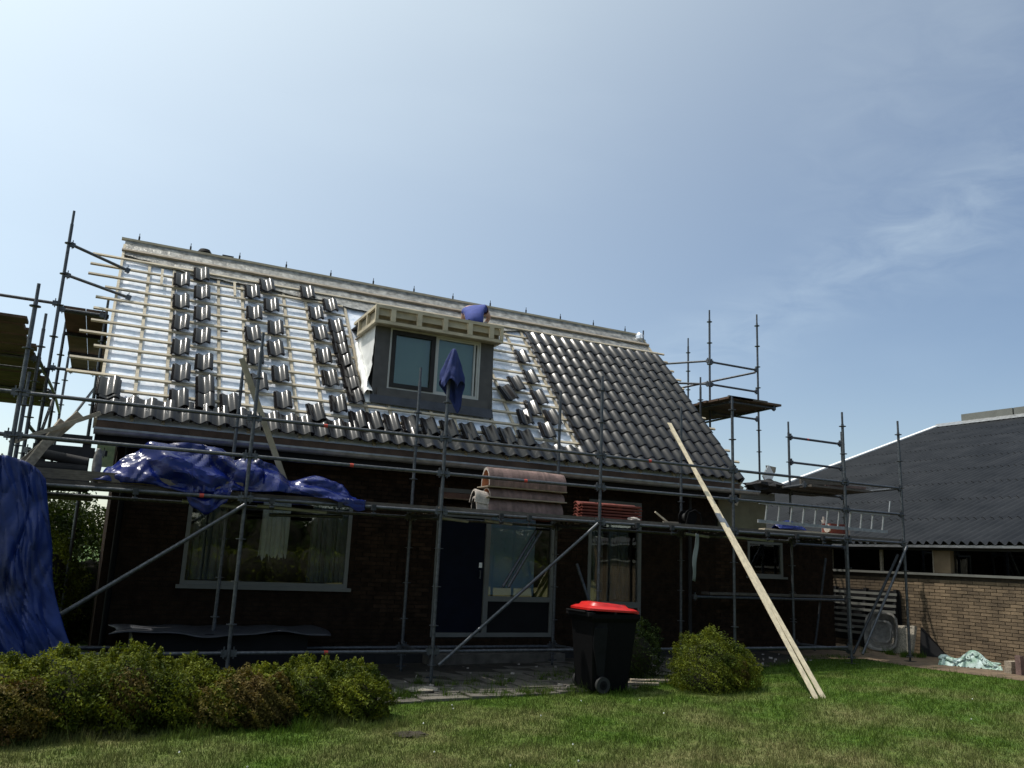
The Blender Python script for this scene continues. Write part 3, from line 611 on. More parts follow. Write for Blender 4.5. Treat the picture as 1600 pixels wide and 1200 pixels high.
FS = thing('scaffold', (5, 10.6, -.1), 'long steel scaffold with guard rails standing across the whole house front', 'scaffold')
OX = [-3.53, -.96, 1.585, 4.16, 6.70, 9.265, 11.82, 13.27]; tops = [4.4, 4.45, 4.28, 4.30, 4.41, 4.41, 4.44, 4.44]
for x, zt in zip(OX, tops): standard(x, 10.6, gz(x)+.07, zt, FS, zr=.18)
IX = [-1.0, 1.53, 4.12, 6.58, 9.05]; it = [3.6, 4.08, 4.38, 4.34, 4.36]
for x, zt in zip(IX, it): standard(x, 11.69, gz(x)+.07, zt, FS, zr=.18)
standard(11.6, 11.69, gz(11.6)+.07, 2.6, FS, zr=.18)
for i in range(7):
    a, b_ = OX[i], OX[i+1]
    rail((a, 10.6, 3.17), (b_, 10.6, 3.17), FS, 'guard_rail', band=(.35 if i in (0, 2, 4) else None)); rail((a, 10.6, 2.69), (b_, 10.6, 2.69), FS, 'guard_rail', band=(.5 if i in (2, 3) else None))
    rail((a, 10.6, 2.17), (b_, 10.6, 2.17), FS, band=(.8 if i == 1 else None))
    if i < 6: rail((a, 10.6, .35), (b_, 10.6, .35), FS, band=(.45 if i == 2 else None))
for a, b_ in zip(IX+[11.6], (IX+[11.6])[1:]): rail((a, 11.69, 2.12), (b_, 11.69, 2.12), FS)
rail((-1, 11.69, .3), (1.53, 11.69, .3), FS); rail((1.53, 11.69, .28), (4.12, 11.69, .28), FS); rail((4.12, 11.69, .28), (6.58, 11.69, .28), FS)
for x, xi in zip(OX[1:7], IX+[11.6]): rail((x, 10.6, 2.12), (xi, 11.69, 2.12), FS, 'transom'); rail((x, 10.6, .3), (xi, 11.69, .3), FS, 'transom')
def brace(p, q, name='brace', m='steel'): rail(p, q, FS, name, ends=False, m=m)
brace((1.62, 10.55, 2.12), (-.96, 10.55, .25)); brace((6.68, 10.55, 2.18), (4.2, 10.55, .15)); brace((13.31, 10.55, 2.16), (12.0, 10.55, .2)); brace((13.2, 10.66, 2.0), (11.9, 10.66, .2), m='steel_dark')
brace((5.96, 11.0, 2.05), (5.40, 11.0, 1.14)); brace((5.90, 11.05, 2.05), (5.34, 11.05, 1.14)); brace((6.9, 11.6, 1.6), (7.25, 11.4, .5)); brace((3.1, 11.5, 2.06), (2.0, 11.5, 2.02)); brace((12.9, 12.1, 1.9), (12.3, 11.9, .1), m='steel_dark')
# deck boards: three planks in each bay, weathered, slightly uneven
for i in range(7):
    a, b_ = OX[i], OX[i+1]
    for j in range(3):
        if i == 6 and j == 2: continue
        y0 = 10.65+j*.335; dz = rnd.uniform(-.006, .006); mb = MB().box(a+.02, b_-.02, y0, y0+.32, 2.195+dz, 2.24+dz)
        for e in (a+.03, b_-.06): mb.box(e, e+.03, y0+.02, y0+.06, 2.16, 2.195).box(e, e+.03, y0+.26, y0+.30, 2.16, 2.195)
        obj('deck_board', mb, M['deck'], FS, smooth=False)
obj('toe_board', MB().box(-.9, 1.55, 10.645, 10.67, 2.25, 2.36), M['deck'], FS); 
for k, x in enumerate((.35, 1.9, 2.75, 3.2, 5.05, 5.5, 7.35, 8.0, 9.95, 10.6, 11.2)):
    y = 10.56; mb = MB().tube((x, y, 2.05), (x, y, 2.20), .012).tube((x-.03, y-.02, 2.08), (x+.03, y-.02, 2.08), .02).box(x-.03, x+.03, y-.03, y+.03, 2.125, 2.2); obj('coupler', mb, M['steel_dark'], FS)
for x0, x1 in ((.9, 1.55), (1.8, 2.7), (4.3, 4.75), (5.0, 5.45), (8.6, 9.1), (9.4, 10.5)): obj('spare_tube', MB().tube((x0, 11.0, 2.11), (x1, 11.02, 2.08), .024, 10), M['alu'], FS)
obj('low_plank', MB().box(9.7, 12.9, 11.72, 11.95, 1.12, 1.16), M['deck'], FS); rail((9.3, 11.7, 1.08), (13.0, 11.7, 1.08), FS)

LS = thing('scaffold', (-1.6, 15, -.1), 'steel scaffold rising beside the left gable with two plank decks', 'scaffold')
for x, y, zt, zr in ((-.96, 14.0, 6.62, .08), (-1.03, 13.0, 4.68, .2), (-.95, 16.0, 5.3, .2), (-.3, 14.0, 5.28, .1), (-2.1, 14.0, 5.1, .1), (-.96, 18.6, 5.4, .2), (-2.1, 11.4, 4.6, .2), (-2.1, 18.6, 4.6, .2)): standard(x, y, gz(x)+.07, zt, LS, zr=zr)
rail((-3.6, 14, 5.10), (-.96, 14, 5.10), LS); rail((-.96, 14, 5.02), (-.3, 14, 5.02), LS)
rail((-.96, 14, 6.08), (-.04, 14.15, 5.84), LS, 'guard_rail', band=None); rail((-.96, 14, 5.58), (.03, 13.85, 5.32), LS, 'guard_rail')
for z in (2.1, 3.1, 4.02): rail((-1.03, 13, z), (-.95, 16, z), LS); rail((-.95, 16, z), (-.96, 18.6, z), LS)
rail((-1.03, 13, 4.02), (-2.1, 13, 4.02), LS); rail((-.96, 14, 4.04), (-2.1, 14, 4.04), LS); rail((-.95, 16, 4.04), (-2.1, 16, 4.04), LS); rail((-1.0, 14, 2.5), (-.25, 18.5, 4.9), LS, 'brace', ends=False); rail((-1.0, 13.1, 2.2), (-.95, 15.9, 3.9), LS, 'brace', ends=False)
rail((-.96, 14, 4.1), (-.3, 14, 4.1), LS); rail((-.95, 18.9, 4.95), (-.2, 18.9, 4.95), LS); rail((-1.03, 13, 2.75), (.0, 12.2, 2.72), LS)
for y in [10.9+k*.31 for k in range(24)]:
    w_ = rnd.uniform(-.06, .03); obj('deck_board', MB().box(-2.9, -1.07+w_, y, y+.29, 4.07+rnd.uniform(0, .02), 4.12), M['deck2'], LS, smooth=False)
for x0 in (-.9, -.585):
    for y0 in (14.05, 15.75, 17.45): obj('deck_board', MB().box(x0, x0+.305, y0, y0+1.68, 5.06, 5.10), M['deck2'], LS, smooth=False)
for y0 in (14.05, 15.7, 17.4, 19.05): obj('deck_bearer', MB().box(-.92, -.26, y0, y0+.05, 5.0, 5.058), M['steel_dark'], LS)
# low deck with materials left of the gable
for j in range(3): obj('deck_board', MB().box(-3.0, -.1, 11.75+j*.33, 12.06+j*.33, 2.1, 2.15), M['deck'], LS, smooth=False)

RS = thing('scaffold', (12.4, 15.2, .1), 'tall steel scaffold tower with high plank deck beyond the right gable', 'scaffold')
for x, y, zt, zr in ((11.95, 14.4, 7.36, .08), (13.37, 14.4, 7.50, .22), (13.39, 17, 7.5, .1), (11.6, 16.5, 7.3, .05), (11.28, 13.9, 5.6, .1)): standard(x, y, .17, zt, RS, zr=zr)
rail((11.95, 14.4, 6.14), (13.37, 14.4, 6.14), RS, 'guard_rail', band=None); rail((11.95, 14.4, 5.62), (13.37, 14.4, 5.62), RS, 'guard_rail')
rail((11.95, 14.4, 6.16), (11.54, 16, 6.32), RS, 'guard_rail'); rail((11.95, 14.4, 5.62), (11.0, 15.5, 5.73), RS, 'guard_rail'); rail((13.37, 14.4, 6.1), (11.83, 16.0, 5.69), RS, 'brace', ends=False)
rail((12.62, 13.1, 4.98), (12.8, 16.3, 4.98), RS); rail((11.5, 13.1, 4.98), (11.35, 16.2, 4.98), RS); rail((11.4, 13.15, 4.97), (12.7, 13.15, 4.97), RS, 'transom'); rail((11.3, 16.2, 4.97), (13.37, 16.2, 4.97), RS, 'transom'); rail((12.0, 14.4, 4.97), (13.37, 14.4, 4.97), RS, 'transom')
for j in range(10):
    obj('deck_board', MB().box(11.35-rnd.uniform(0, .08), 12.75+rnd.uniform(-.03, .06), 13.08+j*.32, 13.38+j*.32, 5.02, 5.065), M['deck2'], RS, smooth=False)
for j in range(3): obj('deck_plank_edge', MB().box(11.3+j*.03, 11.55+j*.4, 13.02, 13.06, 5.03, 5.07), M['deck'], RS)
ES = thing('scaffold', (12.6, 12.2, .1), 'small scaffold bay with an upper deck by the barn wall', 'scaffold')
for x, y, zt in ((12.1, 12.2, 4.5), (13.56, 12.2, 4.45)): standard(x, y, .17, zt, ES, zr=.19)
for z in (4.19, 3.69): rail((12.1, 12.2, z), (13.56, 12.2, z), ES, 'guard_rail', band=(.35 if z > 4 else None))
rail((13.27, 10.6, 3.17), (13.56, 12.2, 3.17), ES); rail((12.1, 12.2, 3.1), (13.56, 12.2, 3.1), ES); rail((11.5, 11.2, 3.14), (12.1, 13.4, 3.14), ES); rail((12.1, 12.2, 2.1), (13.56, 12.2, 2.1), ES)
for j in range(5): obj('deck_board', MB().box(11.75-.04*j, 13.3+.02*j, 11.3+j*.32, 11.6+j*.32, 3.13+.006*(j % 2), 3.17+.006*(j % 2)), M['deck'], ES, smooth=False)

# ------------------------------------------------------------------ barn
BD = Vector((-.0698, .9976, 0)); BN = Vector((-.9976, -.0698, 0)); BO = Vector((14.8, 11.16, .1)); t0, t1 = -11.0, 9.0
barn = thing('barn', tuple(BO), 'long brick barn with dark corrugated roof beside the house', 'barn')
A = BO+BD*t0; W = t1-t0
bw = wall_panel('barn_wall', A, BD, BN, W, .0, 1.62, [], M['mortar2'], barn, .25)
fz = BO+BD*(-.3)
bricks(bw, (A.x, A.y, 0), BD, BN, W, .05, 1.58, [], M['brick2'], 5, limit=300, focus=(fz.x, fz.y, .9), jit=.0045)
def bbox(t_a, t_b, d0, d1, z0, z1):
    mb = MB(); vs = []
    for z in (z0, z1):
        for t, d in ((t_a, d0), (t_b, d0), (t_b, d1), (t_a, d1)): q = BO+BD*t+BN*d; vs.append((q.x, q.y, z))
    return mb.add(vs, [(0,3,2,1),(4,5,6,7),(0,1,5,4),(1,2,6,5),(2,3,7,6),(3,0,4,7)])
obj('sill', bbox(t0, t1, -.05, .07, 1.62, 1.665), M['frame'], barn, smooth=False)
obj('brick_pier', bbox(-.34, 0, -.2, .01, 1.67, 2.12), M['brick2'], barn, smooth=False)
obj('window_head', bbox(t0, t1, -.2, .0, 2.1, 2.2), M['dark'], barn, smooth=False)
for a, b_ in ((-1.9, -.36), (-3.6, -1.95), (-5.3, -3.65), (.02, 1.15), (1.2, 2.4), (2.45, 4.2)):
    p_ = obj('window_frame', bbox(a, a+.05, -.12, -.06, 1.665, 2.1), M['wood_old'] if a > 0 else M['dark'], barn, smooth=False)
    obj('pane', bbox(a+.05, b_, -.1, -.09, 1.665, 2.1), M['glassk'], p_, smooth=False)
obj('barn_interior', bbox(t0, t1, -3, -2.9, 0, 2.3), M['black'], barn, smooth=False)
obj('barn_gutter', bbox(t0-.1, t1+.1, .10, .22, 2.15, 2.2), M['zinc'], barn, smooth=False)
obj('barn_fascia', bbox(t0, t1, .0, .09, 2.10, 2.185), M['dark'], barn, smooth=False)
pitch = math.atan2(4.95, 14.5); SL = Vector((-BN.x*math.cos(pitch), -BN.y*math.cos(pitch), math.sin(pitch))); SN = BD.cross(SL); SN = SN if SN.z > 0 else -SN
E0 = BO+BN*.22+Vector((0, 0, 2.19-.1))
slen = 15.6; ncor = 6; wsh = 1.062; lsh = 1.74
G = []; 
for k in (0, 1):
    G.append([Vector((i/(ncor*6)*wsh*1.0, k*(lsh+.12), .040*math.cos(i/6*2*math.pi)+(.012 if k == 0 else 0))) for i in range(ncor*6+1)])
shm = MB().grid(G).grid([[v+Vector((0, 0, -.008)) for v in G[0]], G[0]]).mesh('roof_sheet', M['sheet'])
RB = Matrix(((BD.x, SL.x, SN.x, 0), (BD.y, SL.y, SN.y, 0), (BD.z, SL.z, SN.z, 0), (0, 0, 0, 1)))
ns = int(W/wsh)+1
for i in range(ns):
    for j in range(9):
        q = E0+BD*(t1-(i+1)*wsh)+SL*(j*lsh)+SN*.04; inst('roof_sheet', shm, Matrix.Translation(q) @ RB, barn)
def tb(t, s, h=0): return E0+BD*t+SL*s+SN*h
mb = MB(); mb.add([tb(t1+.02, -.05, -.12), tb(t1+.02, slen+.1, -.12), tb(t1+.02, slen+.1, .12), tb(t1+.02, -.05, .12), tb(t1-.16, -.05, .12), tb(t1-.16, slen+.1, .12), tb(t1-.16, slen+.1, -.12), tb(t1-.16, -.05, -.12)], [(0,1,2,3),(3,2,5,4),(4,5,6,7),(0,3,4,7),(1,6,5,2),(0,7,6,1)])
obj('verge_trim', mb, M['white'], barn, smooth=False)
rdg = tb(t1, slen); mb = MB(); mb.add([tb(t1, slen-.25, .09), tb(t0, slen-.25, .09), tb(t0, slen+.05, .16), tb(t1, slen+.05, .16), tb(t0, slen+.05, .0), tb(t1, slen+.05, .0)], [(0, 1, 2, 3), (3, 2, 4, 5)]); obj('ridge_cap', mb, M['zinc'], barn, smooth=False)
for k in range(7):
    q = BO+BD*(t1-1.0-1.95*k); a = rdg+BD*(-1.0-1.95*k); mb = MB(); vs = []
    for z in (.02, .42):
        for t, d in ((0, 0), (-1.9, 0), (-1.9, -.8), (0, -.8)): p_ = a+BD*t+BN*d; vs.append((p_.x, p_.y, p_.z+z))
    mb.add(vs, [(0,3,2,1),(4,5,6,7),(0,1,5,4),(1,2,6,5),(2,3,7,6),(3,0,4,7)]); obj('ridge_vent', mb, M['frame'] if k else M['frame'], barn, smooth=False)
mb = MB(); a = tb(t1, slen); c = tb(t0, slen); f_ = a-BN*14.5-Vector((0, 0, 4.95)); f2 = c-BN*14.5-Vector((0, 0, 4.95)); mb.add([a, c, f2, f_], [(0, 1, 2, 3)]); obj('rear_roof_slope', mb, M['sheet'], barn)
mb = MB(); e1 = tb(t1-.2, 0, -.05); r1 = tb(t1-.2, slen, -.05); f3 = r1-BN*14.5-Vector((0, 0, 4.95)); mb.add([e1, r1, f3, (f3.x, f3.y, 0), (e1.x, e1.y, 0)], [(0, 1, 2, 3, 4)]); obj('end_wall', mb, M['brick2'], barn)
mb = MB(); e1 = tb(t0+.2, 0, -.05); r1 = tb(t0+.2, slen, -.05); f3 = r1-BN*14.5-Vector((0, 0, 4.95)); mb.add([e1, r1, f3, (f3.x, f3.y, 0), (e1.x, e1.y, 0)], [(0, 1, 2, 3, 4)]); obj('end_wall', mb, M['brick2'], barn)
# ------------------------------------------------------------------ things on and around the scaffold
def cloth(name, fn, nu, nv, m, parent=None, thick=.006, closed=False, crease=0, **k):
    G = [[Vector(fn(i/nu, j/nv)) for i in range(nu+(0 if closed else 1))] for j in range(nv+1)]
    o = obj(name, MB().grid(G, closed), M[m], parent, **k)
    if crease: o.data.set_sharp_from_angle(angle=R(crease))
    md = o.modifiers.new('thickness', 'SOLIDIFY'); md.thickness = thick; md.offset = 0
    return o
def ridged(p): return 1-abs(noise.noise(Vector(p)))*2
def crumple(p):
    d = noise.voronoi(Vector(p))[0]; return d[1]-d[0]
def interp(pts, t):
    for (a, va), (b_, vb) in zip(pts, pts[1:]):
        if t <= b_: f = (t-a)/(b_-a); f = f*f*(3-2*f); return va+(vb-va)*f
    return pts[-1][1]
topz = [(-.12, 2.28), (.05, 2.45), (.25, 2.62), (.45, 2.78), (.9, 2.83), (1.25, 2.80), (1.45, 2.66), (1.62, 2.72), (1.9, 2.66), (2.15, 2.47), (2.5, 2.55), (2.8, 2.46), (3.0, 2.30), (3.08, 2.24)]
botz = [(-.12, 2.27), (.5, 2.26), (.85, 2.2), (1.0, 2.02), (1.15, 1.95), (1.35, 2.10), (1.45, 2.26), (2.2, 2.27), (2.55, 2.24), (2.85, 2.16), (3.0, 2.10), (3.08, 2.12)]
def tarpf(u, v):
    x = -.12+3.2*u; zt = interp(topz, x); zb = interp(botz, x); h = zt-zb
    if v < .35: f = v/.35; y = 11.45-.62*f; z = 2.27+(zt-2.27)*math.sin(f*math.pi/2)
    else: f = (v-.35)/.65; y = 10.83-.24*math.sin(f*math.pi/2); z = zt-(zt-zb)*(f**1.15)
    e = min(1, u*12, (1-u)*12)
    wx = x+.35*noise.noise(Vector((x*1.3, z*2, 5))); wz = z+.25*noise.noise(Vector((x*1.7, z*2, 8)))
    r1 = crumple((wx*1.5+wz*1.2, y*1.8, wz*2.2+3)); r2 = crumple((wx*3.6-wz*4, y*3, wz*3.4+9)); r3 = ridged((x*2.2+z*4, y*3, z*1.5)); d = e*(.17*r1+.075*r2+.05*r3-.11)
    if z < 2.25: y = min(y, 10.57)
    return (x+.03*noise.noise(Vector((x*3, z*5, 2))), y-d*(.9 if v > .3 else .3), z+d*(.35 if v > .15 else 0)*(1-v*.6))
cloth('tarpaulin', tarpf, 150, 42, 'tarp', crease=17, label='crumpled blue tarpaulin heaped along the scaffold deck above the wide window', cat='tarpaulin')
def hangf(u, v):
    # sheet hanging from the rail to the ground in deep pleats
    zt = 2.44-.22*max(0, (u-.78)/.22)**1.5; z = zt-(zt-(-.1))*v
    xr = -.55+.14*v+.62*v**2.0+.03*math.sin(v*9); xl = -2.4; x = xl+(xr-xl)*u
    amp = .015+.045*min(1, v*2.2); ph = u*62+4.2*math.sin(u*11)+2.6*math.sin(v*2.6+u*9)+2.2*noise.noise(Vector((u*9, v*3, 3)))
    y = 10.42-.15*v+amp*(1-2*abs(math.sin(ph/2))**.7)*(.7+.7*noise.noise(Vector((u*6, v*2, 1))))-.15*crumple((u*11+v*2, v*2.6, 3))-.07*crumple((u*22-v*5, v*6, 8))-.03*ridged((u*7, v*4, 8))
    if u > .9: y += (u-.9)*1.0
    return (x+.03*math.cos(ph), y, z)
cloth('tarpaulin', hangf, 240, 70, 'tarp2', crease=22, label='blue sheet hanging in folds from the scaffold down to the hedge', cat='tarpaulin')

# jacket draped over the pole top
def jackf(u, v):
    a = 2*math.pi*u; top = Vector((4.215, 10.6, 4.46)); rr = .015+.155*v**.75; wob = 1+.16*math.sin(3*a+1)+.10*math.sin(5*a+v*3)
    drop = .52+.38*max(0, math.cos(a-.9))**3+.06*math.sin(4*a)
    if v > .86: rr *= 1-.12*(v-.86)/.14
    rr *= 1+.35*v*(crumple((math.cos(a)*1.6, math.sin(a)*1.6, v*3.2))-.35)+.05*math.sin(9*a+4*v)
    return (top.x-.02*v+rr*wob*math.cos(a)*1.0+.05*v*max(0, math.cos(a-.9)), top.y+rr*wob*math.sin(a)*.9, top.z-drop*v)
cloth('jacket', jackf, 64, 30, 'jacket', thick=.012, closed=True, label='blue jacket hung over the top of a scaffold pole before the dormer', cat='jacket')

# two long planks leaning from the lawn against the guard rail
for k, off in enumerate((-.066, .062)):
    p = Vector((8.555+off, 8.19, .0)); q = p+Vector((.19-off*.5, 3.39, 4.02-.12*k))
    t = thing('plank', tuple(p), 'long pale plank leaning on the guard rail, %s of the pair' % ('left' if k == 0 else 'right'), 'plank', 'pale planks leaning from the lawn')
    obj('board', MB().beam(p, q, .080, .012, side=(1, 0, 0)), M['plank'], t, smooth=False)
    obj('binding_tape', MB().beam(p+(q-p)*.565, p+(q-p)*.60, (.088), .020, side=(1, 0, 0)), M['zinc'], t, smooth=False)
# grey crossed timbers at the third standard and at the left end
def timber(p, q, a, b_, m, label, grp=None):
    o = obj('timber', MB().beam(p, q, a, b_), M[m], None, smooth=False); return props(o, label, 'timber', grp)
timber((1.40, 10.95, 3.98), (2.19, 11.0, 2.28), .07, .045, 'ply', 'slanting grey board propped behind the third pole over the blue tarpaulin')
timber((-.97, 10.95, 2.26), (-.36, 11.15, 3.07), .10, .04, 'wood_old', 'flat grey board leaning against the left scaffold pole')
timber((-.86, 10.85, 2.26), (-.52, 11.05, 2.95), .10, .04, 'wood_old', 'shorter grey board beside the leaning one by the left scaffold pole')
timber((-1.0, 10.8, 2.62), (-.14, 11.1, 3.10), .05, .035, 'wood_old', 'thin batten poking up over the rail towards the left gable')
# rolls and packs of roofing felt on the low deck at the gable
for k, (z, x0, x1, r_, lb) in enumerate(((2.24, -.72, -.16, .09, 'lowest dark roll of roofing felt on the left deck'), (2.42, -.75, -.2, .075, 'middle dark roll of roofing felt on the left deck'), (2.56, -.78, -.2, .06, 'dark felt roll slanting on top of the others on the left deck'))):
    o = obj('felt_roll', MB().tube((x0, 11.4, z+(.03 if k == 2 else 0)), (x1, 11.35, z-(.05 if k == 2 else 0)), r_, 16).tube((x1, 11.35, z-(.05 if k == 2 else 0)), (x1+.004, 11.35, z-(.05 if k == 2 else 0)), r_*.4, 10), M['dark'], None); props(o, lb, 'roll', 'dark felt rolls by the left gable')
o = obj('pallet', MB().box(-.85, -.15, 11.9, 12.0, 2.62, 2.75).box(-.85, -.2, 11.9, 12.0, 2.80, 2.90).box(-.85, -.15, 11.95, 12.05, 2.2, 2.30).box(-.8, -.7, 11.92, 11.98, 2.2, 2.9).box(-.3, -.2, 11.92, 11.98, 2.2, 2.9), M['dark'], None, smooth=False); props(o, 'dark pallet on edge behind the felt rolls at the left gable', 'pallet')
def bagf(u, v):
    a = 2*math.pi*u; r_ = .06*(math.sin(math.pi*min(.97, v+.03))**.3)*(1+.25*fbm(a, v*3, 4)); return (-.10+r_*math.cos(a)*.8, 11.3+r_*math.sin(a), 2.24+.45*v)
cloth('plastic_bag', bagf, 24, 16, 'tub', closed=True, label='slim crumpled grey bag between the felt rolls and the house corner', cat='bag')

# ridge tile stacks
def ridge_tile_mesh(name, mo, mi_, rx=.145, rz=.20, L_t=.30):
    mb = MB(); n = 12; A_ = [math.pi*i/n for i in range(n+1)]
    def ring(x, rr): return [Vector((x, -math.cos(t)*rx*rr, math.sin(t)*rz*rr)) for t in A_]
    mb.grid([ring(0, 1.0), ring(.03, 1.03), ring(.05, 1.0), ring(L_t, .98)]); mb.grid([ring(0, .86), ring(L_t, .85)], mi=1); mb.grid([ring(0, 1.0), ring(0, .86)], mi=2); mb.grid([ring(L_t, .98), ring(L_t, .85)], mi=0)
    return mb.mesh(name, [mo, mi_, M['clayrim']])
RTM = ridge_tile_mesh('ridge_tile', M['clay'], M['clayin'])
def ridge_stack(x0, x1, y, z, step, label, rows=(0,), zs=1.0):
    t = thing('ridge_tile_stack', (x0, y, z), label, 'tile stack', 'ridge tile stacks on the deck'); x = x0; k = 0
    while x < x1-.28:
        for r_ in rows: inst('ridge_tile', RTM, T(x, y+r_, z+rnd.uniform(-.003, .003)) @ Matrix.Diagonal((1, 1, zs, 1)), t)
        x += step; k += 1
    return t
ridge_stack(4.93, 6.17, 10.88, 2.245, .042, 'lowest stack of brown ridge tiles nested on the scaffold deck', zs=.9)
obj('pallet_board', MB().box(4.9, 6.2, 10.72, 11.1, 2.425, 2.44), M['wood_old'], None, label='thin grey board between the lower brown ridge tile stacks', cat='board')
ridge_stack(4.95, 6.17, 10.88, 2.44, .042, 'middle stack of brown ridge tiles between two boards', zs=.68)
obj('pallet_board', MB().box(4.9, 6.2, 10.72, 11.1, 2.577, 2.592), M['wood_old'], None, label='thin grey board below the topmost brown ridge tile stack', cat='board')
ridge_stack(4.92, 6.19, 10.86, 2.592, .036, 'topmost stack of brown ridge tiles with a toothed upper edge', zs=1.35)
GRM = ridge_tile_mesh('ridge_tile', M['clayrim'], M['dark'], .10, .19, .22)
t = thing('ridge_end', (4.74, 10.85, 2.245), 'single grey hollow ridge end standing left of the brown ridge tiles', 'tile'); inst('shell', GRM, T(4.72, 10.85, 2.35, 0, R(8)), t); inst('shell', GRM, T(4.76, 10.86, 2.245, 0, R(-3)), t)
CT = tile_mesh('tile', M['clayred'], Lt=.36, cover=.22, amp=.02, th=.014)
t = thing('red_tile_pile', (6.62, 11.1, 2.245), 'pile of red clay roof tiles on the deck before the narrow window', 'roof tiles')
for c in range(3):
    for k in range(5): inst('tile', CT, T(6.62+.36+c*.37+rnd.uniform(-.008, .008), 11.0+rnd.uniform(-.008, .008), 2.265+k*.047, 0, 0, R(90)), t)

# bits lying on the deck
def lump(name, c, sx, sy, sz, m, seed, label, cat, parent=None, amp=.35, fr=3):
    mb = MB(); n = 20; G = []
    for j in range(11):
        ph = math.pi*j/10-math.pi/2; G.append([Vector((c[0]+sx*math.cos(ph)*math.cos(a)*(1+amp*fbm(fr*math.cos(a)+seed, fr*math.sin(a), ph*fr/2)), c[1]+sy*math.cos(ph)*math.sin(a)*(1+amp*fbm(fr*math.cos(a)+seed, fr*math.sin(a), ph*fr/2)), c[2]+sz+sz*math.sin(ph)*(1+amp*fbm(a+seed, ph*2, 3)))) for a in [2*math.pi*i/n for i in range(n)]])
    return obj(name, mb.grid(G, True), M[m], parent, label=label, cat=cat)
lump('mortar_lump', (7.55, 10.95, 2.24), .11, .07, .035, 'clayrim', 3, 'small pale mortar lump on the deck above the narrow window', 'rubble')
timber((8.0, 11.0, 2.42), (8.25, 11.0, 2.27), .025, .02, 'wood', 'short broken lath sticking up on the deck right of the red tiles')
timber((8.12, 10.95, 2.26), (8.5, 11.05, 2.27), .04, .02, 'wood_old', 'flat scrap of lath lying near the cable reel')
t = thing('cable_reel', (8.78, 11.1, 2.245), 'black cable reel standing on the deck next to the leaning planks', 'cable reel')
obj('drum', MB().tube((8.72, 11.02, 2.38), (8.72, 11.16, 2.38), .07, 16), M['rubber'], t); obj('flange', MB().tube((8.72, 11.0, 2.38), (8.72, 11.02, 2.38), .125, 18), M['plastic'], t); obj('flange', MB().tube((8.72, 11.16, 2.38), (8.72, 11.18, 2.38), .125, 18), M['plastic'], t)
obj('stand', MB().path([(8.6, 10.98, 2.25), (8.66, 10.98, 2.45), (8.78, 10.98, 2.50), (8.9, 10.98, 2.44), (8.93, 10.98, 2.25)], .012), M['plastic'], t)
for k, (y, lb) in enumerate(((10.78, 'pale board lying along the deck under the ladder, front one'), (10.98, 'second pale board on the deck behind the front one'))):
    props(obj('board', MB().box(10.1+.2*k, 12.0-.1*k, y, y+.15, 2.243, 2.268+.02*k), M['wood'], None), lb, 'board')
def ragf(u, v):
    x = 10.52+.62*u; return (x, 10.86+.22*v, 2.29+.10*math.sin(math.pi*v)*(.4+.6*math.sin(math.pi*u))*(1+.6*ridged((u*5, v*4, 2)))-.0)
cloth('rag', ragf, 40, 16, 'tarp', label='small crumpled blue rag on the boards behind the ladder', cat='rag')
t = thing('toolbox', (11.9, 11.0, 2.245), 'small dark red box with a white end on the deck near the corner pole', 'box')
obj('body', MB().box(11.78, 12.22, 10.92, 11.12, 2.25, 2.45), M['clayred'], t); obj('end_panel', MB().box(12.222, 12.26, 10.92, 11.12, 2.25, 2.42), M['clayrim'], t); obj('coil', MB().tube((11.75, 10.98, 2.36), (11.78, 10.98, 2.36), .07, 14), M['clayrim'], t)
props(obj('bottle', MB().tube((11.86, 11.15, 2.245), (11.86, 11.15, 2.52), .04, 10).tube((11.86, 11.15, 2.52), (11.86, 11.15, 2.58), .018, 8), M['clayrim'], None), 'small white bottle standing behind the red box on the deck', 'bottle')
# ladder on edge
t = thing('ladder', (9.99, 10.74, 2.38), 'aluminium ladder lying on its edge along the scaffold deck', 'ladder')
obj('stile', MB().beam((9.95, 10.74, 2.70), (13.1, 10.74, 2.68), .06, .025, side=(0, 0, 1)), M['alu'], t, smooth=False); obj('stile', MB().beam((9.95, 10.78, 2.385), (13.06, 10.78, 2.365), .055, .025, side=(0, 0, 1)), M['alu'], t, smooth=False)
for i in range(11):
    x = 10.12+i*.282; obj('rung', MB().tube((x+.015, 10.745, 2.685), (x-.01, 10.775, 2.38), .016, 8), M['alu'], t)
obj('hook', MB().path([(13.08, 10.74, 2.68), (13.13, 10.74, 2.93)], .012), M['alu'], t)
for (x, z) in ((11.9, 2.3),): pass
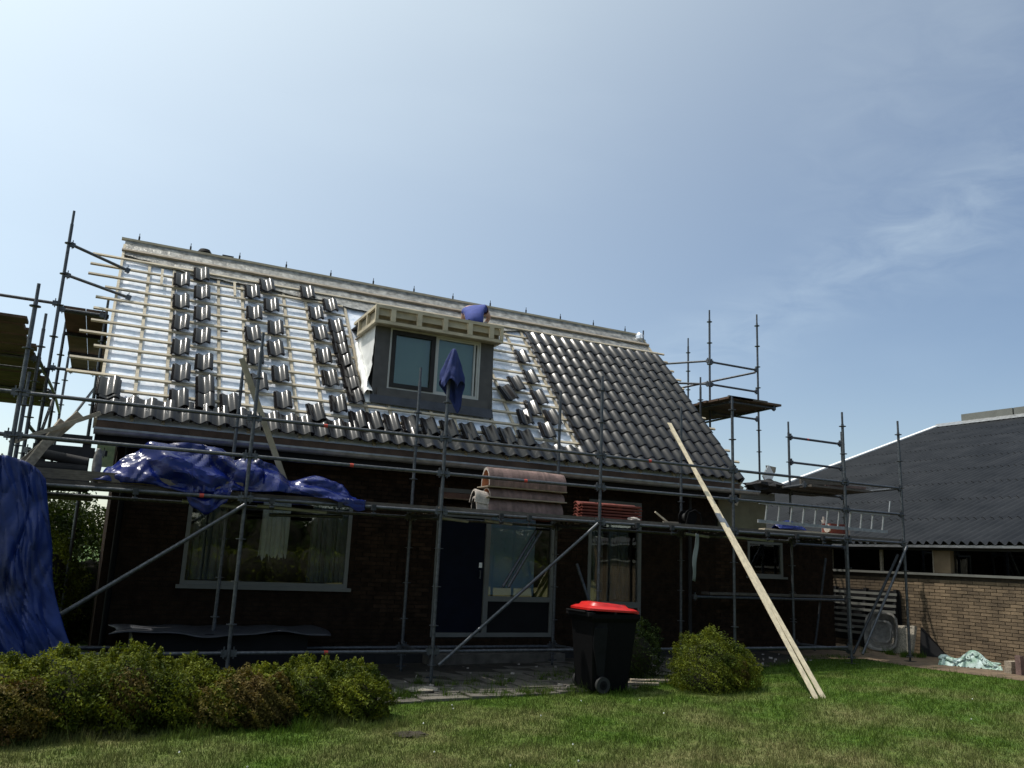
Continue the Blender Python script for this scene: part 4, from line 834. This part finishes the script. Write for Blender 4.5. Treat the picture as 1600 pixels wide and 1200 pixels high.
# debris on the upper deck right: tins, slates, timber ends
props(obj('timber', MB().beam((11.62, 11.45, 3.22), (12.6, 11.3, 3.26), .09, .05), M['deck'], None, smooth=False), 'grey beam end lying on the upper deck near the barn', 'timber')
props(obj('timber', MB().beam((12.2, 11.38, 3.2), (13.2, 11.36, 3.21), .05, .07), M['clay'], None, smooth=False), 'reddish timber offcut on the upper deck near the barn', 'timber')
lump('rubble_heap', (12.5, 11.6, 3.17), .45, .14, .05, 'dark', 5, 'dark heap of slate scraps on the upper deck near the barn', 'rubble', amp=.5, fr=5)
lump('rubble_heap', (11.5, 12.2, 3.03), .55, .25, .12, 'dark', 9, 'dark pile of old roofing behind the right end of the gutter', 'rubble', amp=.5, fr=4)
t = thing('flue_cowl', (12.1, 12.9, 3.17), 'white square cowl set on its corner above the upper deck', 'cowl')
obj('cowl', MB().prism([(11.98, 12.8, 3.45), (12.13, 12.8, 3.22), (12.28, 12.8, 3.5), (12.14, 12.8, 3.68)], (0, .04, 0)), M['white'], t, smooth=False); obj('stem', MB().box(12.1, 12.18, 12.82, 12.9, 3.17, 3.3), M['dark'], t); obj('backing', MB().prism([(12.14, 12.85, 3.68), (12.2, 12.85, 3.4), (12.36, 12.85, 3.56), (12.38, 12.85, 3.66)], (0, .05, 0)), M['ply'], t)
props(obj('bracket', MB().beam((10.5, 12.0, 2.75), (10.62, 11.95, 3.1), .16, .03, side=(1, 0, 0)), M['frame_wood'], None, smooth=False), 'pale triangular board end at the right corner of the gutter', 'board')
def stripf(u, v): return (8.42+.07*u-.10*v+.02*math.sin(v*8), 10.50+.02*math.sin(v*6+u), 2.1-.72*v-.02*u)
cloth('cloth_strip', stripf, 5, 18, 'curtain2', label='grey rag strip hanging under the deck in front of the narrow window', cat='rag')

# ------------------------------------------------------------------ dark roll on dormer roof, ridge cowls
t = thing('roofing_pack', (4.35, 12.8, 5.465), 'dark pack of roofing strips on the flat dormer roof', 'roofing')
obj('strip', MB().box(4.08, 4.58, 12.7, 12.85, 5.465, 5.52), M['black'], t); obj('strip', MB().box(4.12, 4.66, 12.72, 12.83, 5.522, 5.56), M['dark'], t)
t = thing('vent_cowl', (1.09, 15.5, 6.4), 'round dark vent cowl just showing over the ridge', 'vent'); obj('pipe', MB().tube((1.12, 15.5, 6.2), (1.12, 15.5, 6.84), .06, 12), M['plastic'], t); obj('cap', MB().tube((1.12, 15.5, 6.84), (1.12, 15.5, 6.9), .13, 16, .09), M['plastic'], t)
props(obj('roof_tile_end', MB().box(1.42, 1.62, 15.35, 15.5, 6.3, 6.83), M['tile'], None), 'dark tile end peeping over the ridge near the vent cowl', 'tile')
lump('foil_wad', (10.5, 15.1, 6.52), .09, .12, .11, 'foil', 12, 'crumpled foil wad at the right end of the ridge', 'foil', amp=.4)

# ------------------------------------------------------------------ roofer crouching behind the dormer roof
def skin(name, joints, edges, m, parent, sub=2, root=0):
    me = bpy.data.meshes.new(name); me.from_pydata([j[0] for j in joints], edges, []); me.materials.append(m); o = bpy.data.objects.new(name, me); COL.objects.link(o)
    sk = o.modifiers.new('skin', 'SKIN'); sk.use_smooth_shade = True
    for i, j in enumerate(joints): me.skin_vertices[0].data[i].radius = j[1] if isinstance(j[1], tuple) else (j[1], j[1]); me.skin_vertices[0].data[i].use_root = (i == root)
    s2 = o.modifiers.new('sub', 'SUBSURF'); s2.levels = sub; s2.render_levels = sub; attach(o, parent); return o
pp = thing('person', (6.0, 14.05, 5.6), 'roofer in blue shirt bending over behind the dormer roof', 'person')
J = {'pel': ((5.95, 13.98, 5.86), .15), 'wa': ((5.97, 14.08, 6.10), .16), 'ch': ((6.06, 14.28, 6.34), .17), 'ne': ((6.16, 14.50, 6.36), .06), 'hd': ((6.24, 14.60, 6.33), (.085, .10)), 'hd2': ((6.29, 14.68, 6.26), .06),
     'sl': ((5.93, 14.46, 6.34), .07), 'el': ((5.98, 14.66, 6.16), .05), 'wl': ((6.16, 14.78, 6.20), .035), 'sr': ((6.22, 14.25, 6.36), .07), 'er': ((6.37, 14.27, 6.20), .05), 'wr': ((6.38, 14.48, 6.12), .033),
     'hl': ((5.86, 13.97, 5.82), .10), 'kl': ((5.82, 14.28, 5.84), .075), 'al': ((5.82, 13.88, 5.56), .05), 'fl': ((5.82, 14.0, 5.50), .045), 'hr': ((6.05, 13.95, 5.82), .10), 'kr': ((6.12, 14.27, 5.83), .075), 'ar': ((6.12, 13.86, 5.54), .05), 'fr': ((6.12, 13.98, 5.48), .045)}
ks = list(J); ed = [('pel','wa'),('wa','ch'),('ch','ne'),('ne','hd'),('hd','hd2'),('ch','sl'),('sl','el'),('el','wl'),('ch','sr'),('sr','er'),('er','wr'),('pel','hl'),('hl','kl'),('kl','al'),('al','fl'),('pel','hr'),('hr','kr'),('kr','ar'),('ar','fr')]
skin('body', [J[k] for k in ks], [(ks.index(a), ks.index(c)) for a, c in ed], M['skin'], pp)
def sub_skin(name, keys, ed, grow, m):
    js = [(J[k][0], (J[k][1]+grow) if not isinstance(J[k][1], tuple) else J[k][1]) for k in keys]; return skin(name, js, [(keys.index(a), keys.index(c)) for a, c in ed], m, pp)
J['pl2'] = ((5.96, 13.97, 5.84), .16); J['sl2'] = (tuple((Vector(J['sl'][0])+Vector(J['el'][0]))/2), .058); J['sr2'] = (tuple((Vector(J['sr'][0])+Vector(J['er'][0]))/2), .056)
sub_skin('shirt', ['pl2', 'wa', 'ch', 'sl', 'sl2', 'sr', 'sr2'], [('pl2','wa'),('wa','ch'),('ch','sl'),('sl','sl2'),('ch','sr'),('sr','sr2')], .022, M['shirt'])
sub_skin('trousers', ['pel', 'hl', 'kl', 'al', 'hr', 'kr', 'ar'], [('pel','hl'),('hl','kl'),('kl','al'),('pel','hr'),('hr','kr'),('kr','ar')], .016, M['trousers'])
hm = MB(); c = Vector((6.24, 14.59, 6.36)); hm.grid([[c+Vector((.105*math.cos(a)*math.cos(p), .105*math.sin(a)*math.cos(p), .10*math.sin(p))) for a in [2*math.pi*i/16 for i in range(16)]] for p in [R(-5+95*j/8) for j in range(9)]], True); obj('hair', hm, M['hair'], pp)
for k_, s_ in (('wl', 1), ('wr', -1)):
    w0 = Vector(J[k_][0]); d = Vector((.3*s_, .75, -.55)).normalized(); sd_ = d.cross(Vector((0, 0, 1))).normalized()
    pts = [(tuple(w0), .022), (tuple(w0+d*.07), .03)]; es = [(0, 1)]
    for f in range(4):
        o_ = w0+d*.08+sd_*(f-1.5)*.02; ln = (.06, .07, .065, .05)[f]; i0 = len(pts); pts += [(tuple(o_), .009), (tuple(o_+d*ln*.6+Vector((0, 0, -.01))), .008), (tuple(o_+d*ln+Vector((0, 0, -.035))), .007)]; es += [(1, i0), (i0, i0+1), (i0+1, i0+2)]
    o_ = w0+d*.03+sd_*.03; i0 = len(pts); pts += [(tuple(o_), .010), (tuple(o_+sd_*.025+d*.03), .008)]; es += [(0, i0), (i0, i0+1)]
    skin('hand', pts, es, M['skin'], pp, 1)
for k_ in ('fl', 'fr'):
    f = Vector(J[k_][0]); obj('boot', MB().box(f.x-.05, f.x+.05, f.y-.16, f.y+.1, f.z-.05, f.z+.05), M['rubber'], pp)

# ------------------------------------------------------------------ garden: bin, table, shrubs, right corner
t = thing('wheelie_bin', (6.14, 9.6, -.04), 'black wheelie bin with a bright red lid at the lawn edge', 'bin')
bx, by, bz = 6.16, 9.60, -.03
def ring4(x0, x1, y0, y1, z): return [(x0, y0, z), (x1, y0, z), (x1, y1, z), (x0, y1, z)]
mb = MB(); L0 = ring4(bx-.28, bx+.25, by-.22, by+.22, bz+.02); L1 = ring4(bx-.33, bx+.35, by-.28, by+.28, bz+.88); L2 = ring4(bx-.36, bx+.38, by-.31, by+.31, bz+.90); L3 = ring4(bx-.36, bx+.38, by-.31, by+.31, bz+.97)
mb.add(L0+L1+L2+L3, [(3, 2, 1, 0)]+[(4*k+i, 4*k+(i+1) % 4, 4*k+4+(i+1) % 4, 4*k+4+i) for k in range(3) for i in range(4)]); ob = obj('bin_body', mb, M['plastic'], t)
md = ob.modifiers.new('bevel', 'BEVEL'); md.width = .02; md.segments = 2
mb = MB(); mb.add([(bx-.30, by-.275, bz+.86), (bx-.12, by-.285, bz+.86), (bx-.13, by-.245, bz+.22), (bx-.24, by-.24, bz+.22), (bx-.32, by-.27, bz+.62)], [(0, 4, 3, 2, 1)]); mb.prism([(bx-.31, by-.30, bz+.80), (bx-.12, by-.30, bz+.80), (bx-.135, by-.255, bz+.2), (bx-.22, by-.25, bz+.2), (bx-.33, by-.29, bz+.6)], (0, .012, 0)); obj('side_recess', mb, M['plasticg'], t)
obj('rim_bar', MB().box(bx-.40, bx-.30, by-.29, by+.29, bz+.94, bz+.985), M['plasticg'], t); obj('handle', MB().tube((bx-.42, by-.24, bz+.99), (bx-.42, by+.24, bz+.99), .015, 10).tube((bx-.42, by-.2, bz+.99), (bx-.34, by-.2, bz+.97), .014).tube((bx-.42, by+.2, bz+.99), (bx-.34, by+.2, bz+.97), .014), M['plastic'], t)
mb = MB(); G = []
for j, (ins, z) in enumerate(((0, .985), (.0, 1.01), (.05, 1.035), (.09, 1.04), (.12, 1.075), (.20, 1.085))):
    x0, x1, y0, y1 = bx-.38+ins, bx+.40-ins*1.2, by-.33+ins, by+.33-ins; row_ = []
    for i in range(24):
        a = 2*math.pi*(i+.5)/24; cx, cy = (x0+x1)/2, (y0+y1)/2; c_, s_ = math.cos(a), math.sin(a); e = 5.; k_ = (abs(c_)**e+abs(s_)**e)**(-1/e); row_.append(Vector((cx+c_*k_*(x1-x0)/2, cy+s_*k_*(y1-y0)/2, bz+z+.03*(1-(c_*k_+1)/2))))
    G.append(row_)
mb.grid(G, True); n_ = len(mb.v); mb.f.append(tuple(range(n_-24, n_))); mb.m.append(0); lid = obj('lid', mb, M['red'], t)
obj('lid_handle', MB().box(bx+.36, bx+.43, by-.2, by-.06, bz+.97, bz+1.0).box(bx+.36, bx+.43, by+.06, by+.2, bz+.97, bz+1.0), M['red'], lid); obj('lid_rib', MB().box(bx-.2, bx+.2, by-.20, by-.17, bz+1.06, bz+1.085).box(bx-.2, bx+.2, by+.17, by+.20, bz+1.06, bz+1.085), M['red'], lid)
for s_ in (-1, 1):
    y = by-.30 if s_ < 0 else by+.26; wl_ = obj('wheel', MB().tube((bx-.17, y, bz+.1), (bx-.17, y+.045, bz+.1), .10, 24), M['rubber'], t); obj('rim', MB().tube((bx-.17, y-.004, bz+.1), (bx-.17, y+.01, bz+.1), .055, 16), M['plasticg'], wl_); obj('hub', MB().tube((bx-.17, y-.012, bz+.1), (bx-.17, y, bz+.1), .02, 10), M['plastic'], wl_)
obj('axle', MB().tube((bx-.17, by-.28, bz+.1), (bx-.17, by+.28, bz+.1), .012), M['steel'], t)
# low dark box with a thin grey cover under the big window
t = thing('garden_box', (1.55, 11.4, -.12), 'low dark box with a thin grey lid below the wide window', 'box')
obj('box_body', MB().box(.55, 2.65, 11.2, 12.1, -.12, .50), M['black'], t)
mb = MB(); G = [[Vector((.28+2.62*i/30+(.10*math.sin(j/8*3)), 11.02+1.2*j/8-.1*(i/30)*0, .53+.03*math.sin(i*.35)*(1-j/8)+.01*math.sin(i*.9))) for i in range(31)] for j in range(9)]
o = obj('box_lid', mb.grid(G), M['lead'], t); md = o.modifiers.new('t', 'SOLIDIFY'); md.thickness = .012
# foliage
def leaves(name, blobs, n, size, m, seed, parent=None, shell=.75, flat=0, tuft=0, **k):
    rg = np.random.RandomState(seed); V = []
    wts = np.array([b[3]*b[4]+b[4]*b[5]+b[3]*b[5] for b in blobs]); cnt = (wts/wts.sum()*n).astype(int)
    for b_, c_ in zip(blobs, cnt):
        d = rg.normal(0, 1, (c_, 3)); d /= np.linalg.norm(d, axis=1)[:, None]
        # lumpy surface and twig tufts
        f = 1+.13*np.sin(d[:, 0]*7+seed+b_[0]*3)*np.sin(d[:, 1]*6+b_[1])+.09*np.sin(d[:, 2]*11+d[:, 0]*9+seed)+.05*np.sin(d[:, 0]*23+d[:, 2]*19)
        r_ = (shell+(1-shell)*rg.rand(c_)**.5)*f
        if tuft: r_ += tuft*np.maximum(0, np.sin(d[:, 0]*31+seed)*np.sin(d[:, 1]*29)*np.sin(d[:, 2]*27+1))*(rg.rand(c_))
        P = np.array(b_[:3])+d*r_[:, None]*np.array(b_[3:6])
        nrm = d*.9+rg.normal(0, .7, (c_, 3)); nrm /= np.linalg.norm(nrm, axis=1)[:, None]
        a = np.cross(nrm, rg.normal(0, 1, (c_, 3))); a /= np.linalg.norm(a, axis=1)[:, None]; bb = np.cross(nrm, a)
        s_ = size*rg.uniform(.6, 1.35, c_)[:, None]
        V.append(np.stack([P-a*s_, P+bb*s_*.45+nrm*s_*.12, P+a*s_, P-bb*s_*.45+nrm*s_*.12], 1))
    V = np.concatenate(V); V = V[V[:, :, 2].min(1) > -.13]
    return obj(name, tris(name, V, m, 4), None, parent, **k)
def core(blobs, parent, s=.72, m='core'):
    mb = MB()
    for x, y, z, a, b_, c in blobs:
        mb.grid([[Vector((x+a*s*math.cos(p)*math.cos(q), y+b_*s*math.cos(p)*math.sin(q), max(-.12, z+c*s*math.sin(p)))) for q in [2*math.pi*i/14 for i in range(14)]] for p in [R(-88+176*j/8) for j in range(9)]], True)
    obj('branches', mb, M[m], parent)  # solid ellipsoids added inside the foliage to stop see-through and darken gaps
def shrub(x, y, blobs, n, size, label, seed, m='leaf', second=None, cat='shrub', name='shrub', grp=None, tuft=.12):
    t = thing(name, (x, y, gz(x)), label, cat, grp); core(blobs, t, .66); leaves('foliage', blobs, n, size, M[m], seed, t, tuft=tuft)
    rg = random.Random(seed); sh = []
    for (bx_, by_, bz_, a_, b_, c_) in blobs:
        for k in range(34):
            q = rg.uniform(0, 6.28); p = R(rg.uniform(12, 90)); f = rg.uniform(.9, 1.08); sh.append((bx_+a_*f*math.cos(p)*math.cos(q), by_+b_*f*math.cos(p)*math.sin(q), bz_+c_*f*math.sin(p)+.02, .022+.02*rg.random(), .022+.02*rg.random(), .04+.05*rg.random()))
    leaves('shoots', sh, int(n*.16), size*.9, M[m], seed+3, t, shell=.1)
    if second: leaves('dry_foliage', second, int(n*.35), size, M['leafb'], seed+1, t, tuft=tuft)
    return t
hb1 = [(-1.5, 8.9, .12, .7, .55, .40), (-.75, 8.95, .16, .7, .5, .40), (-.1, 9.0, .17, .6, .5, .38), (.45, 8.98, .15, .55, .5, .42)]
shrub(-.3, 8.9, hb1, 70000, .0165, 'long rounded box bush at the left with brown dry patches', 11, second=[(-.55, 8.55, .10, .45, .28, .30), (-1.2, 8.6, .1, .5, .3, .35), (.45, 8.7, .22, .22, .22, .22)], grp='clipped box bushes in front of the house')
hb2 = [(.95, 9.05, .10, .42, .45, .36), (1.3, 8.95, .03, .38, .42, .28)]
shrub(1.1, 9.0, hb2, 30000, .0165, 'lower middle box bush with sparse brownish twigs', 21, second=[(1.25, 8.75, .05, .3, .25, .26), (1.5, 8.9, .1, .3, .3, .3)], grp='clipped box bushes in front of the house')
hb3 = [(1.75, 9.0, .05, .40, .42, .32), (2.2, 9.05, .09, .45, .42, .35), (2.65, 9.0, .07, .40, .42, .33)]
shrub(2.2, 9.0, hb3, 50000, .0165, 'box bush with yellow green top at the right end of the left row', 31, second=[(1.7, 8.75, .05, .3, .25, .3)], grp='clipped box bushes in front of the house')
rb = [(7.72, 9.35, .29, .54, .5, .42), (7.55, 9.2, .12, .48, .45, .36), (7.95, 9.3, .15, .48, .45, .36)]
shrub(7.7, 9.3, rb, 42000, .014, 'round clipped bush alone on the lawn beside the leaning planks', 41, tuft=.05, second=[(7.9, 9.05, .2, .2, .2, .2)])
shrub(7.1, 10.3, [(7.15, 10.35, .3, .45, .4, .48), (6.8, 10.5, .2, .35, .35, .4)], 14000, .016, 'dark shaded bush behind the wheelie bin', 51, 'leafd')
shrub(-.9, 11.2, [(-.6, 10.95, .25, .4, .3, .55)], 12000, .02, 'dark bush between the blue sheet and the house corner', 61, 'leafd')
def tree(x, y, h, r_, n, label, seed, size=.045, name='tree', m='leafd', spread=None):
    rg = random.Random(seed); t = thing(name, (x, y, gz(x)), label, 'tree'); z0 = gz(x); mb = MB(); tops = []
    mb.tube((x, y, z0), (x+.1, y, h*.5), r_*.09, 8, r_*.06)
    for k in range(9):
        a = rg.uniform(0, 6.28); e = Vector((x+.1+math.cos(a)*r_*rg.uniform(.4, .8), y+math.sin(a)*r_*rg.uniform(.4, .8), h*rg.uniform(.5, .95))); mb.tube((x+.1*rg.random(), y, h*rg.uniform(.2, .5)), e, r_*.035, 6, r_*.01); tops.append(e)
    obj('trunk', mb, M['bark'], t); bl = [(e.x, e.y, e.z, r_*rg.uniform(.3, .5), r_*rg.uniform(.3, .5), r_*rg.uniform(.25, .42)) for e in tops]+[(x, y, h*.62, r_*.7, r_*.7, h*.3)]
    leaves('crown', bl, n, size, M[m], seed, t, shell=.35, tuft=.2); return t
tree(-1.3, 19.5, 3.0, 1.5, 15000, 'dark bushy tree showing between blue sheet and left house corner', 71)
shrub(-.2, 16.5, [(-.9, 17, .7, .9, .8, 1.2), (.0, 17.5, .5, .8, .8, 1.1), (-.5, 16.3, .2, .7, .6, .9)], 16000, .03, 'dark bushes closing the view past the left gable', 74, 'leafd')
tree(-4.2, 23, 3.2, 2.2, 9000, 'dark tree far behind the left scaffold', 72)
shrub(-1.0, 14.5, [(-1.0, 15, .8, .9, .8, .9), (-.6, 14.2, .9, .5, .5, .75)], 14000, .028, 'sunlit hedge piece beside the left gable behind the blue sheet', 73, 'leaf')
# garden behind the viewer, seen reflected in the window panes
hd = [(-22+1.5*i, -16+.3*math.sin(i), .6, 1.2, .8, 1.05) for i in range(30)]
t = thing('hedge', (0, -16, 0), 'long green garden hedge reflected in the house windows', 'hedge'); core(hd, t, .85); leaves('foliage', hd, 42000, .06, M['leaf'], 81, t)
hd = [(-26+2.3*i, -20+.8*math.sin(i*1.7), 1.6+.5*math.sin(i*2.3), 1.9, 1.3, 2.4+.5*math.sin(i*1.3)) for i in range(24)]
t = thing('treeline', (0, -20, 0), 'dark bushy tree line behind the garden hedge reflected in the windows', 'tree line'); core(hd, t, .8); leaves('foliage', hd, 46000, .11, M['leafd'], 83, t)
for i, (x, y, h, r_) in enumerate(((-13, -25, 10, 4.6), (4, -26, 11, 5), (19, -25, 10, 4.8))): tree(x, y, h, r_, 12000, ['tall garden tree at the left of the window reflection', 'tall garden tree in the middle of the window reflection', 'tall garden tree at the right of the window reflection'][i], 90+i, .17)

# right corner by the barn
tp = thing('pallet', (14.2, 12.6, .1), 'dark slatted pallet leaning upright against the barn wall', 'pallet')
pb = BO+BD*.95+BN*.22
for k in range(8):
    z = .30+k*.115; lean_ = BN*(.18*(1-k/8)); a = BO+BD*.75+BN*.12+lean_; c = BO+BD*2.3+BN*.12+lean_; obj('slat', MB().beam((a.x, a.y, z+.1), (c.x, c.y, z+.1), .05, .018, side=(0, 0, 1)), M['frame'] if k % 1 == 0 else M['dark'], tp, smooth=False)
for tt in (.8, 1.5, 2.25):
    a = BO+BD*tt+BN*.26; c = BO+BD*tt+BN*.08; obj('bearer', MB().beam((a.x, a.y, .12), (c.x, c.y, 1.3), .09, .07), M['black'], tp, smooth=False)
a = BO+BD*.72+BN*.07; c = BO+BD*2.32+BN*.07; obj('backing', MB().beam((a.x, a.y, .75), (c.x, c.y, .75), 1.05, .015, side=(0, 0, 1)), M['black'], tp, smooth=False)
# mortar tub upright
t = thing('mortar_tub', (14.2, 12.0, .1), 'grey plastic mortar tub standing on edge by the barn', 'tub')
cx = Vector((14.12, 11.95, .10)); ux = Vector((.35, -.94, 0)).normalized(); nx_ = Vector((-.94, -.33, .25)).normalized(); uz = (Vector((.22, .08, 1))).normalized()
def tubring(wd, h0, h1, dep, n=20):
    out_ = []
    for i in range(n):
        a = 2*math.pi*i/n; e = 4.; c_, s_ = math.cos(a), math.sin(a); k_ = (abs(c_)**e+abs(s_)**e)**(-1/e); out_.append(cx+ux*c_*k_*wd/2+uz*((h0+h1)/2+s_*k_*(h1-h0)/2)+nx_*dep)
    return out_
mb = MB().grid([tubring(.42, .16, .64, -.16), tubring(.58, .06, .74, .02), tubring(.64, .02, .78, .025), tubring(.64, .02, .78, .0), tubring(.56, .07, .73, .0), tubring(.40, .18, .62, -.14)], True); n_ = len(mb.v); mb.f += [tuple(range(0, 20)), tuple(range(n_-20, n_))]; mb.m += [0, 0]
mb.grid([tubring(.34, .22, .58, .012), tubring(.40, .18, .62, .012), tubring(.40, .18, .62, -.02), tubring(.34, .22, .58, -.02)], True); obj('tub_shell', mb, M['tub'], t)
t = props(obj('paving_slab', MB().beam((14.30, 11.62, .1), (14.5, 11.66, .62), .5, .06, side=(.0, 1, 0)), M['concrete'], None, smooth=False), 'pebbled concrete slab tilted against the barn wall beside the tub', 'slab')
props(obj('fence_panel', MB().prism([(14.42, 11.3, .1), (14.55, 11.35, .62), (14.62, 10.85, .1)], (.08, .02, 0)), M['black'], None, smooth=False), 'dark triangular sheet leaning behind the concrete slab', 'sheet')
# rope net heap
rg = random.Random(5); t = thing('net_heap', (13.8, 9.95, .1), 'heap of pale green and white rope netting by the barn', 'net')
mb = MB(); base_pts = []
def heap(u, v):
    c0 = Vector((13.55, 10.25, .1)); c1 = Vector((14.1, 9.45, .1)); p = c0+(c1-c0)*u; s_ = Vector((.82, .57, 0)); h = .20*(math.sin(math.pi*v)**.7)*(math.sin(math.pi*min(1, max(0, u)))**.4)*(.7+.4*math.cos(u*11)); return p+s_*(v-.5)*.42+Vector((0, 0, h))
G = [[heap(i/40, j/14)+Vector((0, 0, .05*abs(noise.noise(Vector((i*.5, j*.9, 1)))))) for i in range(41)] for j in range(15)]; obj('net_folds', MB().grid(G), M['net'], t)
for k in range(120):
    u = rg.uniform(.03, .9); v = rg.uniform(.15, .85); pts = []
    for s_ in range(12): u += rg.uniform(-.035, .04); v += rg.uniform(-.08, .08); u = min(max(u, .02), .98); v = min(max(v, .05), .95); pts.append(heap(u, v)+Vector((0, 0, .035+.02*rg.random())))
    mb.path(pts, .014, 5)
obj('rope', mb, M['net'], t, kind='stuff')
for k, (x, y, z, sx, sy, sz, lb) in enumerate(((13.78, 9.05, .1, .30, .12, .10, 'lowest wooden block of the small pile at the right edge'), (13.80, 9.06, .2, .28, .12, .09, 'upper wooden block of the small pile at the right edge'), (13.66, 8.86, .1, .09, .09, .30, 'upright reddish wooden block at the right edge'))):
    props(obj('wood_block', MB().box(x-sx/2, x+sx/2, y-sy/2, y+sy/2, z, z+sz), M['clay'] if k == 2 else M['wood_old'], None, smooth=False), lb, 'wooden block')
o = obj('wall_post', bbox(-3.95, -3.87, .02, .12, 1.66, 2.05), M['ply'], None, smooth=False); props(o, 'short timber post on the barn sill at the right edge', 'post')
lump('stone', (3.86, 10.08, gz(3.86)), .20, .13, .045, 'concrete', 2, 'rounded grey stone lying by the foot of the second front pole', 'stone')
lump('stone', (3.45, 9.95, gz(3.4)), .16, .1, .03, 'paving', 8, 'flat dark stone near the end of the box bush', 'stone')
props(obj('plank_end', MB().beam((6.85, 9.95, .02), (7.35, 9.75, .03), .12, .03, side=(0, 1, 0)), M['wood_old'], None), 'short board lying in the grass behind the wheelie bin', 'board')
props(obj('plank_end', MB().beam((6.7, 9.85, .0), (7.1, 9.65, .01), .09, .03, side=(0, 1, 0)), M['wood_old'], None), 'second short board in front of the other behind the wheelie bin', 'board')
lump('molehill', (2.95, 7.98, -.12), .16, .12, .018, 'earth', 4, 'small brown molehill in the lawn below the box bush', 'molehill', amp=.5)
lump('stone', (9.0, 11.2, 1.18-1.18+gz(9)), .1, .1, .04, 'paving', 6, 'small stone below the deck on the shaded paving', 'stone')
mb = MB(); rg = random.Random(44)
for k in range(90):
    x = rg.uniform(3.2, 11.5); y = rg.uniform(9.7, 12.0) if x < 8 else rg.uniform(10.8, 12.0); z = gz(x)+.03; a = rg.uniform(0, 3.1); l_ = rg.uniform(.012, .045)
    mb.beam((x-l_*math.cos(a), y-l_*math.sin(a), z), (x+l_*math.cos(a), y+l_*math.sin(a), z+rg.uniform(0, .01)), rg.uniform(.01, .035), rg.uniform(.006, .014))
props(obj('debris', mb, M['clayrim'], None, smooth=False), 'small pale chips of mortar and tile scattered on the paving', 'debris', kind='stuff')
mb = MB()
for k in range(16):
    x = rg.uniform(.5, 10.5); y = rg.uniform(6.4, 9.2); z = gz(x)+rg.uniform(.02, .045); mb.tube((x, y, z), (x+rg.uniform(-.01, .01), y, z+.010), .006, 6)
props(obj('clover_flowers', mb, M['white'], None), 'tiny white clover heads dotted over the lawn', 'clover', kind='stuff')
